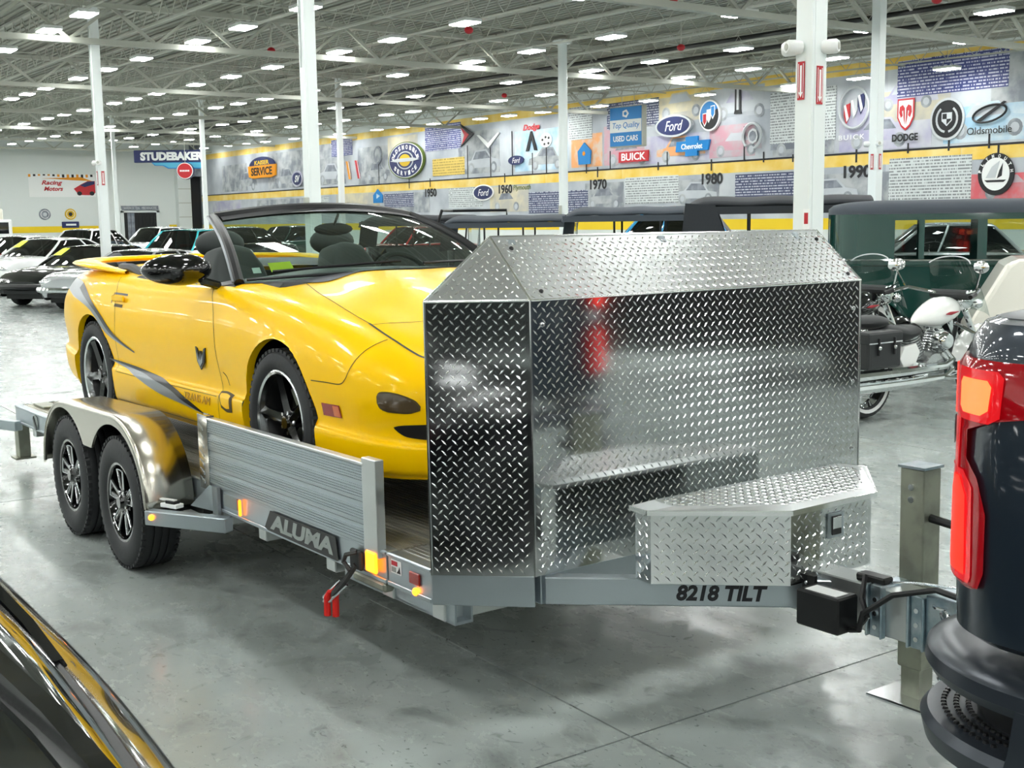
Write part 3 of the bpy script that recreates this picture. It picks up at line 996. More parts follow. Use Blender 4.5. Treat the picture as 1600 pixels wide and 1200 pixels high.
text('lettering', 'Motors', 'logo_red', e, frame_m((.018, -.6, -.2), (0, 1, 0), (0, 0, 1)), .28, 1.2, extrude=.003, shear=.3, bold=.02)
MB().prism([(.7, -.2), (1.2, .1), (1.6, .3), (2.08, .3), (2.08, -.45), (1.9, -.62), (1.0, -.6)], .012, .02, lambda u, v, ww: (ww, u, v)).build('car_print', 'logo_red', e)
MB().prism([(1.1, .02), (1.6, .26), (2.05, .3), (2.05, .1), (1.4, -.1)], .02, .024, lambda u, v, ww: (ww, u, v)).build('car_window', 'logo_navy', e)
for u in (1.05, 1.85):
    MB().prism([(u + .16 * math.cos(a), -.5 + .14 * math.sin(a)) for a in [2 * PI * k / 12 for k in range(12)]], .02, .026, lambda p, v, ww: (ww, p, v)).build('car_wheel', 'logo_black', e)
for y, m1, m2, lab in ((20.13, 'mural_dark', 'logo_silver', 'round dark blue sign on the white end wall'), (21.74, 'logo_gold', 'logo_black', 'round yellow sign with a black centre on the white end wall')):
    e = empty('round_sign', (-81.998, y, 2.43))
    tag(e, lab, 'sign')
    MB().lathe([(0, 0), (.36, 0), (.36, .05), (0, .05)], axis='X', n=24).build('disc', m1, e)
    MB().lathe([(0, .05), (.14, .05), (.12, .06), (0, .06)], axis='X', n=6).build('centre', m2, e)
    MB().lathe([(.24, .05), (.27, .05), (.27, .058), (.24, .058), (.24, .05)], axis='X', n=24).build('ring', 'logo_white', e)
e = empty('wall_sign', (-81.998, 21.7, 1.75))
tag(e, 'small blue sign with white oval over the yellow stripe', 'sign')
MB().box(0, .08, -.55, .55, -.2, .2).build('board', 'logo_navy', e, bevel=.03)
MB().box(.08, .09, -.3, .35, -.06, .06).build('bar', 'logo_white', e, bevel=.004)
d = empty('door_1', (-82, 26.3, 0))
tag(d, kind='structure')
MB().box(0, .02, -1.1, 1.1, 0, 2.5).build('opening', 'dark_plastic', d)
for k in range(9):
    o = MB().box(.02, .05, -.11, .11, 0, 2.46).build('strip_curtain', 'mural_dark' if k in (1, 2) else 'dark_plastic', d)
    o.location = (0, -1.0 + k * .25, 0)
MB().box(0, .08, -1.3, -1.1, 0, 2.75).box(0, .08, 1.1, 1.3, 0, 2.75).box(0, .08, -1.3, 1.3, 2.5, 2.62).build('door_frame', 'column_white', d)
b_ = MB().box(.0, .1, -1.25, 1.25, 2.66, 2.95).build('door_sign', 'mural_dark', d)
text('lettering', 'SERVICE  OIL  PRODUCTS', 'logo_silver', d, frame_m((.105, 0, 2.8), (0, 1, 0), (0, 0, 1)), .14, 2.2, extrude=.003, bold=.01)
e = MB().box(-82, -81.4, 28.8, 29.7, 0, 7.3).build('trim_1', 'wall_white')
tag(e, kind='structure')
for k in range(6):
    MB().box(-81.4, -81.38, 28.8, 29.7, 1.2 + k * .95, 1.24 + k * .95).build('panel_joint', 'steel_grey', e)
e = MB().box(-82, -80.6, 29.72, 30.48, 4.9, 7.3).build('trim_2', 'mural_dark')
tag(e, kind='structure')
e = MB().box(-81.9, -81.6, 29.72, 30.45, 0, 4.9).build('trim_3', 'dark_plastic')
tag(e, kind='structure')
# ================================================================== trailer
mat('alu_satin', '#aeb8bd', .33, .85, bump=.03, bscale=60)
mat('alu_mill', '#d5d9d8', .28, .9, rough2=.42, scale=3, stretch=(.3, 3, 3))
mat('alu_mirror', '#d3d6d6', .085, 1.0, bump=.02, bscale=2.2)
mat('alu_bright_top', '#dadddd', .3, 1.0, bump=.02, bscale=2.2)  # brightness of the upward faces put into a lighter, rougher finish
mat('alu_tread', '#eef0ef', .16, 1.0)
mat('steel_brushed', '#c5c1b6', .24, 1.0, bump=.05, bscale=6, stretch=(.15, 1, 1))
mat('zinc', '#b7c3c8', .28, .9, col2='#8fa2ac', scale=14)
mat('galv', '#a3a695', .42, .7, col2='#8d9083', scale=10)
mat('deck_alu', '#b5b3a6', .42, .75, bump=.1, bscale=90)
mat('tyre', '#26282a', .62, bump=.12, bscale=50)
mat('gloss_black', '#08090a', .12, 0, coat=1.0)
mat('satin_black', '#141516', .42)
mat('machined', '#dfe2e4', .18, 1.0)
mat('amber_glow', '#ff9a2e', .3, emit='#ff7a12', estr=3.2)
mat('amber_lamp', '#ff8a1a', .3, emit='#ff7a12', estr=9.0)
mat('red_lens', '#8f1d10', .25, coat=.5)
mat('red_grip', '#e2231c', .4)
mat('badge_grey', '#9aa19e', .35, .6)
mat('badge_black', '#1a1c1c', .4)
mat('chassis_dark', '#3a3c3b', .6, .3)
mat('sticker_red', '#b02a38', .5)
mat('sticker_white', '#e9ebe9', .5)
mat('gasket_seam', '#2b2d2c', .7)

AZ = math.radians(1.32)
PITCH = .0135
TO = Matrix.Rotation(AZ, 3, 'Z') @ Vector((-6.445, 3.155, 0))
tr = empty('car_hauler_trailer', TO)
tr.rotation_euler = (Matrix.Rotation(AZ, 3, 'Z') @ Matrix.Rotation(-PITCH, 3, 'Y')).to_euler()
tag(tr, 'silver aluminium tandem axle tilt trailer with checker plate rock guard and tool box', 'trailer')


def lugs(org, ua, va, poly2, name='tread_lugs', parent=None, p=.0365, m='alu_tread', margin=.012, phase=(0, 0)):
    """raised checker-plate lugs on a facet; poly2 = outline in facet (u,v)."""
    o = Vector(org)
    ua, va = Vector(ua).normalized(), Vector(va).normalized()
    nn = ua.cross(va).normalized()

    def inside(u, v):
        c = False
        k = len(poly2)
        for i in range(k):
            (x1, y1), (x2, y2) = poly2[i], poly2[(i + 1) % k]
            if (y1 > v) != (y2 > v) and u < (x2 - x1) * (v - y1) / (y2 - y1) + x1:
                c = not c
        return c
    us = [q[0] for q in poly2]
    vs = [q[1] for q in poly2]
    mb = MB()
    for s, off in ((1, 0), (-1, .5)):
        iu = int((max(us) - min(us)) / p) + 3
        iv = int((max(vs) - min(vs)) / p) + 3
        for i in range(-1, iu):
            for j in range(-1, iv):
                u = min(us) + (i + off) * p + phase[0]
                v = min(vs) + (j + off) * p + phase[1]
                e = .0095
                if not (inside(u - e, v - s * e) and inside(u + e, v + s * e)):
                    continue
                d = (ua + va * s).normalized()
                t = (va - ua * s).normalized()
                c = o + ua * u + va * v
                L, W_, h = .0135, .0034, .0024
                mb.add([c - d * L, c + t * W_, c + d * L, c - t * W_, c - d * L * .55 + nn * h, c + d * L * .55 + nn * h],
                       [(0, 3, 4), (3, 2, 5, 4), (2, 1, 5), (1, 0, 4, 5)])
    ob = mb.build(name, m, parent)
    ob['kind'] = 'stuff'
    return ob


def plate(name, pts, th, m, parent):
    """thick flat plate from a 3d outline (counter-clockwise seen from outside)."""
    P = [Vector(q) for q in pts]
    n = Vector((0, 0, 0))
    for i in range(len(P)):
        n += (P[i] - P[0]).cross(P[(i + 1) % len(P)] - P[0])
    n.normalize()
    k = len(P)
    vs = P + [q - n * th for q in P]
    fs = [tuple(range(k)), tuple(range(2 * k - 1, k - 1, -1))] + [(i, k + i, k + (i + 1) % k, (i + 1) % k) for i in range(k)]
    return MB().add(vs, fs).build(name, m, parent)


YS = 1.042
# ---- frame
for s in (-1, 1):
    for x0, x1 in ((-2.43, 2.752), (2.762, 3.055)):
        q = MB()
        y0, y1 = s * YS, s * (YS - .05)
        a, b = min(y0, y1), max(y0, y1)
        q.box(x0, x1, a, b, .385, .503)
        yf = s * (YS + .006)
        q.box(x0, x1, min(y0, yf), max(y0, yf), .383, .4)
        q.box(x0, x1, min(y0, yf), max(y0, yf), .49, .503)
        q.build('side_rail', 'alu_satin', tr, bevel=.003)
dp = MB().box(-2.42, 2.752, -.094, .094, .47, .5)
for k in range(7):
    dp.box(-2.42, 2.752, -.08 + k * .0255, -.073 + k * .0255, .5, .503)
dpm = dp.mesh('deck_plank')
dpm.materials.append(MATS['deck_alu'])
df = MB().box(2.762, 3.05, -.094, .094, .47, .5)
for k in range(7):
    df.box(2.762, 3.05, -.08 + k * .0255, -.073 + k * .0255, .5, .502)
dfm = df.mesh('deck_plank')
dfm.materials.append(MATS['alu_mill'])
for k in range(10):
    for me in (dpm, dfm):
        o = link('deck_plank', me, None, tr)
        o.location = (0, -.9 + k * .2, 0)
for x in (-2.2, -1.6, -1.0, 1.15, 1.55, 2.2, 2.65, 3.0):
    q = MB().box(x - .04, x + .04, -.985, .985, .3, .384)
    q.build('cross_member', 'alu_mill', tr, bevel=.004)
for s in (-1, 1):
    q = MB()
    for z0, z1, ya, yb in ((.298, .308, .9, .975), (.37, .38, .9, .975), (.3, .38, .9, .908), (.3, .38, .967, .975)):
        q.box(2.3, 3.09, s * ya if s > 0 else -yb, s * yb if s > 0 else -ya, z0, z1)
    q.build('tilt_tube', 'alu_satin', tr)
MB().box(-2.44, -2.42, -1.04, 1.04, .385, .503).build('rear_beam', 'alu_satin', tr)
# clipped front corners and front cross beam
A0, A1 = (3.06, -1.044), (3.305, -.79)
for s in (-1, 1):
    pts = [(3.055, s * 1.044), (3.305, s * .79), (3.25, s * .755), (3.02, s * 1.0)]
    q = MB().prism(pts if s < 0 else pts[::-1], .378, .486, lambda u, v, ww: (u, v, ww))
    q.build('corner_beam', 'alu_satin', tr, bevel=.003)
MB().box(3.235, 3.298, -.76, .76, .38, .484).build('front_beam', 'alu_satin', tr, bevel=.003)
# tongue
for s in (-1, 1):
    MB().beam((3.29, s * .735, .43), (3.93, s * .035, .43), .055, .094).build('tongue_beam', 'alu_satin', tr, bevel=.004)
MB().box(3.25, 4.33, -.056, .056, .342, .496).build('centre_beam', 'alu_mill', tr, bevel=.004)
for x in (4.11, 4.262):
    q = MB().box(x, x + .046, -.068, .068, .338, .505)
    q.box(x - .008, x, -.082, -.056, .338, .508).box(x + .046, x + .054, -.082, -.056, .338, .508)
    br = q.build('bracket', 'zinc', tr, bevel=.003)
    for k in range(3):
        MB().lathe([(0, 0), (.008, 0), (.008, .006), (0, .006)], (x + .023, -.074, .37 + k * .045), 'Y', 8).build('bolt', 'machined', br)
q = MB().box(4.316, 4.43, -.07, .07, .33, .52)
q.build('coupler_channel', 'zinc', tr, bevel=.01, seg=2)
q = MB().grid(lambda u, v: (4.43 + .2 * u, (.055 + .012 * math.sin(u * 3)) * math.cos(PI * v), .45 + .06 * math.sin(PI * v) * (1 - .3 * u)), 8, 10)
q.build('coupler', 'zinc', tr, True)
MB().ball((4.6, 0, .44), .034, 14, 10).tube([(4.6, 0, .41), (4.6, 0, .36)], .02, 10).build('hitch_ball', 'machined', tr, True)
MB().tube([(4.42, -.03, .51), (4.5, -.05, .56), (4.58, -.08, .6)], .008, 6).build('coupler_lever', 'satin_black', tr, True)
# chains
def chain(p0, p1, sag, n, name='safety_chain'):
    mb = MB()
    for i in range(n):
        t = (i + .5) / n
        c = Vector(p0).lerp(Vector(p1), t) - Vector((0, 0, sag * math.sin(PI * t)))
        ax = (Vector(p1) - Vector(p0)).normalized()
        sd = Vector((0, 0, 1)) if i % 2 else ax.cross(Vector((0, 0, 1))).normalized()
        L = (Vector(p1) - Vector(p0)).length / n * .72
        ring = [c + ax * L * math.cos(a) + sd * .016 * math.sin(a) for a in [2 * PI * k / 10 for k in range(10)]]
        mb.tube(ring, .0052, 5, closed=True)
    return mb.build(name, 'machined', tr, True)


chain((4.35, -.06, .5), (4.62, -.22, .5), .05, 9)
chain((4.35, .06, .5), (4.62, .2, .5), .05, 9)
chain((4.33, -.04, .34), (4.5, -.1, .32), .12, 8)
# jack, on the far side of the centre beam
q = MB().box(4.1, 4.19, .09, .18, .2, .86)
jk = q.build('jack_post', 'galv', tr, bevel=.004)
MB().box(4.095, 4.195, .085, .185, .86, .868).build('jack_cap', 'zinc', jk)
MB().tube([(4.17, .135, .7), (4.3, .1, .7)], .014, 8).build('jack_handle', 'satin_black', jk, True)
MB().box(4.11, 4.18, .1, .17, .1, .22).build('jack_leg', 'galv', jk)
MB().box(4.03, 4.25, .02, .25, .09, .102).build('jack_foot', 'machined', jk, bevel=.004)
for z in (.8, .76):
    MB().lathe([(0, 0), (.011, 0), (.011, .006), (0, .006)], (4.145, .084, z), 'Y', 10).build('bolt', 'machined', jk)
MB().box(4.08, 4.2, .056, .092, .36, .48).build('jack_bracket', 'zinc', tr)

# ---- rock guard
GZ0, GZ1, GT = .484, 1.412, 1.62
ga, gb, gc, gd = (3.06, -1.043), (3.305, -.787), (3.305, .895), (3.1, 1.06)
gm = plate('guard_front_panel', [(gb[0], gb[1], GZ0), (gc[0], gc[1], GZ0), (gc[0], gc[1], GZ1), (gb[0], gb[1], GZ1)], .004, 'alu_mirror', tr)
lugs((gb[0], gb[1], GZ0), (0, 1, 0), (0, 0, 1), [(0, 0), (1.682, 0), (1.682, GZ1 - GZ0), (0, GZ1 - GZ0)], parent=gm)
d = Vector((gb[0] - ga[0], gb[1] - ga[1], 0))
gs = plate('guard_side_panel', [(ga[0], ga[1], GZ0), (gb[0], gb[1], GZ0), (gb[0], gb[1], GZ1), (ga[0], ga[1], GZ1)], .004, 'alu_mirror', tr)
lugs((ga[0], ga[1], GZ0), d, (0, 0, 1), [(0, 0), (d.length, 0), (d.length, GZ1 - GZ0), (0, GZ1 - GZ0)], parent=gs)
d2 = Vector((gd[0] - gc[0], gd[1] - gc[1], 0))
gs2 = plate('guard_side_panel', [(gc[0], gc[1], GZ0), (gd[0], gd[1], GZ0), (gd[0], gd[1], GZ1), (gc[0], gc[1], GZ1)], .004, 'alu_mirror', tr)
lugs((gc[0], gc[1], GZ0), d2, (0, 0, 1), [(0, 0), (d2.length, 0), (d2.length, GZ1 - GZ0), (0, GZ1 - GZ0)], parent=gs2)
tl, trr = (3.065, -.775, GT), (3.065, .935 - .03, GT - .004)
gt = plate('guard_top_panel', [(gb[0], gb[1], GZ1), (gc[0], gc[1], GZ1), trr, tl], .004, 'alu_bright_top', tr)
va = Vector(tl) - Vector((gb[0], gb[1], GZ1))
lugs((gb[0], gb[1], GZ1), (0, 1, 0), (va.x, 0, va.z), [(0, 0), (1.682, 0), (1.69, va.length), (.015, va.length)], parent=gt)
gtt = plate('guard_corner_panel', [(ga[0], ga[1], GZ1), (gb[0], gb[1], GZ1), tl], .004, 'alu_bright_top', tr)
pA, pB, pC = Vector((ga[0], ga[1], GZ1)), Vector((gb[0], gb[1], GZ1)), Vector(tl)
ux = (pB - pA).normalized()
nz = ux.cross(pC - pA).normalized()
vy = nz.cross(ux)
lugs(pA, ux, vy, [(0, 0), ((pB - pA).length, 0), ((pC - pA).dot(ux), (pC - pA).dot(vy))], parent=gtt)
gt2 = plate('guard_corner_panel', [(gc[0], gc[1], GZ1), (gd[0], gd[1], GZ1), trr], .004, 'alu_bright_top', tr)
ed = MB()
for a, b in (((ga[0], ga[1], GZ1), (gb[0], gb[1], GZ1)), ((gb[0], gb[1], GZ1), (gc[0], gc[1], GZ1)), ((ga[0], ga[1], GZ1), tl), (tl, (gb[0], gb[1], GZ1)), (tl, trr), (trr, (gc[0], gc[1], GZ1)), ((gb[0], gb[1], GZ0), (gb[0], gb[1], GZ1)), ((ga[0], ga[1], GZ0), (ga[0], ga[1], GZ1)), ((gc[0], gc[1], GZ0), (gc[0], gc[1], GZ1))):
    e_ = MB().tube([a, b], .0045, 6).build('guard_edge_highlight', 'alu_tread', tr, True)  # bright rods along the edges: the fold highlight put into the shape
for y, z in ((-.74, 1.33), (-.74, 1.05), (-.74, .6), (.85, 1.3), (.85, 1.0), (.85, .62), (.85, .72)):
    MB().lathe([(0, 0), (.009, 0), (.007, .006), (0, .007)], (3.306, y, z), 'X', 10).build('bolt', 'machined', tr, True)
for y in (-.72, .85):
    for f in (.12, .8):
        c_ = Vector((gb[0], y, GZ1)).lerp(Vector((tl[0], y, GT)), f)
        MB().ball(c_, .009, 8, 6).build('bolt', 'satin_black', tr, True)
# inner supports behind the guard
for y in (-.7, 0, .75):
    MB().beam((3.28, y, .49), (3.28, y, 1.4), .04, .04).beam((3.28, y, 1.36), (3.07, y, 1.6), .03, .03).build('guard_brace', 'alu_satin', tr)

# ---- tool box on the tongue
bz0, bz1 = .478, .722
out = [(3.52, -.53), (3.6, -.535), (3.905, -.205), (3.905, .2), (3.6, .535), (3.52, .53)]
tb = MB().prism(out, bz0, bz1, lambda u, v, ww: (u, v, ww)).build('tool_box', 'alu_mirror', tr)
for i in range(5):
    a, b = out[i], out[i + 1]
    dd = Vector((b[0] - a[0], b[1] - a[1], 0))
    L = dd.length
    poly2 = [(0, 0), (L, 0), (L, bz1 - bz0), (0, bz1 - bz0)]
    lugs((a[0], a[1], bz0), dd, (0, 0, 1), poly2, parent=tb)
lid = [(3.515, -.55), (3.612, -.562), (3.92, -.215), (3.915, .215), (3.612, .55), (3.515, .535)]
lz, cr = .728, .762
lo_ = MB()
crown = [(3.56, -.4), (3.68, -.42), (3.85, -.16), (3.85, .16), (3.68, .42), (3.56, .4)]
vs = [(x, y, lz - .012) for x, y in lid] + [(x, y, lz) for x, y in lid] + [(lerp(x, cx_, .55), lerp(y, cy_, .55), lz + .012) for (x, y), (cx_, cy_) in zip(lid, crown)]
n6 = 6
fs = [tuple(range(n6))[::-1]] + [(i, (i + 1) % n6, n6 + (i + 1) % n6, n6 + i) for i in range(n6)] + [(n6 + i, n6 + (i + 1) % n6, 2 * n6 + (i + 1) % n6, 2 * n6 + i) for i in range(n6)] + [tuple(range(2 * n6, 3 * n6))]
lo_.add(vs, fs)
ld = lo_.build('tool_box_lid', 'alu_bright_top', tr)
in_p = vs[2 * n6:]
lugs((0, 0, lz + .012), (1, 0, 0), (0, 1, 0), [(q[0], q[1]) for q in in_p], parent=ld)
for i in range(5):
    MB().beam((lid[i][0], lid[i][1], lz - .006), (lid[i + 1][0], lid[i + 1][1], lz - .006), .006, .016).build('lid_lip', 'alu_tread', ld)
lt = MB().box(3.906, 3.912, -.03, .05, .605, .69).build('latch', 'alu_satin', tb, bevel=.008, seg=2)
MB().box(3.912, 3.9155, -.014, .034, .615, .68).build('latch_recess', 'satin_black', tb, bevel=.004)
MB().box(3.9155, 3.919, -.012, .03, .636, .676).build('latch_paddle', 'machined', tb, bevel=.003)

# ---- lettering
q = poly('name_plate', 'badge_black', tr, [(1.73, .405), (1.79, .485), (2.38, .486), (2.395, .4), (2.385, .392), (1.76, .396)], 1.049, 1.052)
text('lettering', 'ALUMA', 'badge_grey', q, frame_m((2.075, -1.0525, .442), (1, 0, 0), (0, 0, 1)), .068, .57, extrude=.0015, bold=.03, shear=.18)
bd = Vector((.64, .7, 0)).normalized()
nrm = Vector((bd.y, -bd.x, 0))
po = Vector((3.29, -.735, .43)).lerp(Vector((3.93, -.035, .43)), .615) + nrm * .0285
text('lettering', '8218 TILT', 'ink_black', tr, frame_m(po, bd, (0, 0, 1)), .055, .3, extrude=.001, bold=.026, shear=.2)
st = MB().box(2.785, 2.855, -1.0435, -1.0425, .435, .485).build('warning_label', 'sticker_white', tr)
MB().box(2.79, 2.83, -1.045, -1.0435, .464, .48).build('warning_bar', 'sticker_red', st)
MB().prism([(2.825, .44), (2.85, .44), (2.845, .465), (2.838, .452)], 1.0435, 1.045, lambda u, v, ww: (u, -ww, v)).build('warning_symbol', 'ink_black', st)
MB().box(2.79, 2.82, -1.045, -1.0435, .44, .458).build('warning_text', 'badge_grey', st)

# ---- side panel with fluted planks
for k, (z0, z1) in enumerate(((.503, .575), (.577, .66), (.662, .74), (.742, .806))):
    q = MB().box(1.15, 2.62, -1.05, -1.03, z0, z1)
    zc = (z0 + z1) / 2 - .005
    for j in range(5):
        q.box(1.152, 2.618, -1.056, -1.05, zc - .022 + j * .0105, zc - .0165 + j * .0105)
    q.build('panel_plank', 'alu_satin', tr)
MB().box(1.15, 2.63, -1.06, -1.02, .8, .813).build('panel_cap', 'alu_mill', tr, bevel=.003)
MB().box(2.615, 2.72, -1.058, -1.022, .47, .832).build('stake_post', 'alu_mill', tr, bevel=.003)
q = MB().box(1.1, 1.15, -1.058, -1.022, .47, .82)
q.box(1.035, 1.1, -1.026, -1.022, .47, .822).box(1.035, 1.1, -1.058, -1.054, .47, .822)
sp_ = q.build('stake_post', 'alu_mirror', tr)
for j in range(7):
    MB().beam((1.04, -1.0585, .52 + j * .042), (1.095, -1.0585, .5 + j * .042), .004, .012).build('tread_bar', 'alu_tread', sp_)
mk = MB().box(2.63, 2.71, -1.066, -1.052, .41, .49).build('marker_light', 'amber_glow', tr, bevel=.006)
MB().box(2.915, 2.985, -1.05, -1.042, .425, .47).build('reflector', 'red_lens', tr, bevel=.006)
MB().ball((2.955, -1.048, .402), .014, 12, 8, (1, .7, 1)).build('marker_lamp', 'amber_lamp', tr, True)
MB().box(1.28, 1.43, -1.048, -1.042, .42, .475).build('latch_plate', 'badge_grey', tr)
MB().box(1.47, 1.485, -1.06, -1.048, .405, .48).build('marker_strip', 'amber_glow', tr, bevel=.004)

# ---- latch with chain-style toggle and red handles
q = MB().box(2.52, 2.6, -1.07, -1.05, .4, .475).build('latch_plate', 'chassis_dark', tr, bevel=.006)
hk = MB()
hk.tube([(2.58, -1.07, .47), (2.55, -1.1, .46), (2.53, -1.1, .43), (2.56, -1.09, .4)], .009, 6)
hk.tube([(2.57, -1.07, .42), (2.54, -1.1, .36), (2.5, -1.11, .32), (2.46, -1.11, .29)], .012, 6)
hk.build('hook', 'chassis_dark', q, True)
lp = MB().tube([(2.55, -1.1, .345), (2.42, -1.12, .245), (2.395, -1.12, .25), (2.395, -1.12, .265), (2.5, -1.1, .35)], .006, 6, closed=True)
lp.build('latch_loop', 'machined', q, True)
for x_, y_ in ((2.425, -1.12), (2.455, -1.1)):
    MB().tube([(x_ + .02, y_, .3), (x_, y_, .275), (x_ - .004, y_, .2)], [.008, .013, .014], 8).build('grip', 'red_grip', q, True)
MB().box(2.5, 2.74, -1.05, -1.0, .345, .383).build('hinge_block', 'galv', tr, bevel=.01)

# ---- marker brackets ahead of and behind the fender, with gusset
for xa, xb, z_, nm in ((.945, 1.36, .345, 'front'), (-2.95, -2.3, .37, 'rear')):
    ya, yb = (-1.285, -1.06)
    q = MB().beam((xa, ya, z_), (xb, yb, z_), .06, .068).build('fender_bracket', 'alu_satin', tr, bevel=.004)
    if nm == 'front':
        d_ = Vector((xb - xa, yb - ya, 0)).normalized()
        n_ = Vector((d_.y, -d_.x, 0))
        pl = Vector((xa, ya, z_ + .006)) + d_ * .045 + n_ * .032
        MB().ball(pl, .014, 12, 8).build('marker_lamp', 'amber_lamp', q, True)
        plate('gusset', [(1.0, -1.1, .38), (1.2, -1.062, .38), (1.2, -1.062, .5), (1.17, -1.07, .5)], .006, 'alu_satin', q)
        MB().box(1.19, 1.25, -1.066, -1.05, .37, .5).build('gusset_plate', 'alu_satin', q)
        b_ = MB().obox((1.0, -1.19, .395), (.11, .05, .02), Euler((0, 0, .35))).build('step_clip', 'white_plastic', q, bevel=.003)
        MB().obox((1.01, -1.19, .412), (.06, .035, .014), Euler((0, 0, .35))).build('step_clip_pad', 'satin_black', b_)
        MB().obox((.985, -1.2, .42), (.1, .02, .008), Euler((0, 0, .35))).build('step_clip_top', 'white_plastic', b_)
# rear stabiliser leg, tail emblem
q = MB().box(-2.56, -2.46, -1.03, -.95, .12, .38).build('stabiliser_leg', 'galv', tr, bevel=.004)
MB().box(-2.58, -2.44, -1.06, -.92, .108, .12).build('stabiliser_foot', 'galv', q)
disc('tail_emblem', 'badge_grey', tr, .06, .06, 1.043, 1.05, 8, (-1.9, .435))
MB().obox((-1.9, -1.052, .435), (.1, .006, .025), Euler((0, .8, 0))).build('tail_emblem_bar', 'badge_black', tr)
MB().box(-2.3, -2.05, -.95, -.85, .503, .52).build('deck_hinge', 'galv', tr, bevel=.004)

# ---- fenders
HX = (.48, -.36)


def fz(x):
    if x > HX[0]:
        t = min(1, (x - HX[0]) / .452)
        return .372 + .405 * math.sqrt(max(0, 1 - t * t))
    if x < HX[1]:
        t = min(1, (HX[1] - x) / .452)
        return .372 + .39 * math.sqrt(max(0, 1 - t * t))
    return lerp(.762, .777, (x - HX[1]) / (HX[0] - HX[1]))


def flow(x):
    z = .372
    for h in HX:
        dx = abs(x - h)
        if dx < .415:
            z = max(z, .372 + .355 * math.sqrt(1 - (dx / .415) ** 2))
    c_ = (HX[0] + HX[1]) / 2
    if abs(x - c_) < .16:
        t = abs(x - c_) / .16
        z = max(z, .565) if t < .45 else z
    return min(z, fz(x) - .012)


xs = [HX[1] - .452 * math.cos(PI / 2 * k / 16) for k in range(16)] + [lerp(HX[1], HX[0], k / 22) for k in range(22)] + [HX[0] + .452 * math.sin(PI / 2 * k / 16) for k in range(17)]
for s in (-1, 1):
    yo, yi = s * 1.29, s * 1.055
    q = MB()
    prof = [(x, fz(x)) for x in xs]
    rr = .018
    rows = []
    for (x, z) in prof:
        nx_ = (x - (HX[0] if x > HX[0] else HX[1] if x < HX[1] else x))
        l_ = math.hypot(nx_, z - .372) or 1
        ux_, uz_ = nx_ / l_, (z - .372) / l_
        rows.append([(x, yi, z), (x, yo - s * rr, z), (x - ux_ * rr * .3, yo - s * rr * .3, z - uz_ * rr * .3), (x - ux_ * rr, yo, z - uz_ * rr)])
    o0 = len(q.v)
    for r_ in rows:
        q.v += r_
    for i in range(len(rows) - 1):
        for j in range(3):
            a = o0 + i * 4 + j
            q.f.append((a, a + 1, a + 5, a + 4) if s > 0 else (a, a + 4, a + 5, a + 1))
    fen = q.build('fender', 'steel_brushed', tr, True, angle=50)
    md = fen.modifiers.new('thick', 'SOLIDIFY')
    md.thickness = .004
    q = MB()
    N_ = 120
    for i in range(N_ + 1):
        x = lerp(xs[0], xs[-1], i / N_)
        zt = fz(x) - rr * .8
        zl = min(flow(x), zt - .002)
        q.v += [(x, yo, zt), (x, yo, zl), (x, yo - s * .012, zl)]
    for i in range(N_):
        for j in range(2):
            a = i * 3 + j
            q.f.append((a, a + 1, a + 4, a + 3))
    q.build('fender_skirt', 'steel_brushed', fen, fix=False)
    MB().grid(lambda u, v: (lerp(xs[0], xs[-1], u), yi, lerp(.372, fz(lerp(xs[0], xs[-1], u)), v)), 60, 2).build('fender_inner', 'chassis_dark', fen)


# ---- wheels
def tyre_mesh(R, W_, rim, nseg=64, blocks=0):
    h = W_ / 2
    pr = [(rim, -h * .72), (rim + .012, -h * .86), (lerp(rim, R, .3), -h * .99), (lerp(rim, R, .55), -h * 1.0), (lerp(rim, R, .8), -h * .94), (R - .012, -h * .82), (R - .003, -h * .74)]
    g = 4
    y0, y1 = -h * .7, h * .7
    for k in range(g):
        a = lerp(y0, y1, k / g)
        b = lerp(y0, y1, (k + 1) / g)
        pr += [(R, a + .004), (R + .002, (a + b) / 2), (R, b - .004)]
        if k < g - 1:
            pr += [(R - .009, b - .003), (R - .009, b + .003)]
    pr += [(R - .003, h * .74), (R - .012, h * .82), (lerp(rim, R, .8), h * .94), (lerp(rim, R, .55), h), (lerp(rim, R, .3), h * .99), (rim + .012, h * .86), (rim, h * .72)]
    q = MB().lathe(pr, axis='Y', n=nseg)
    return q


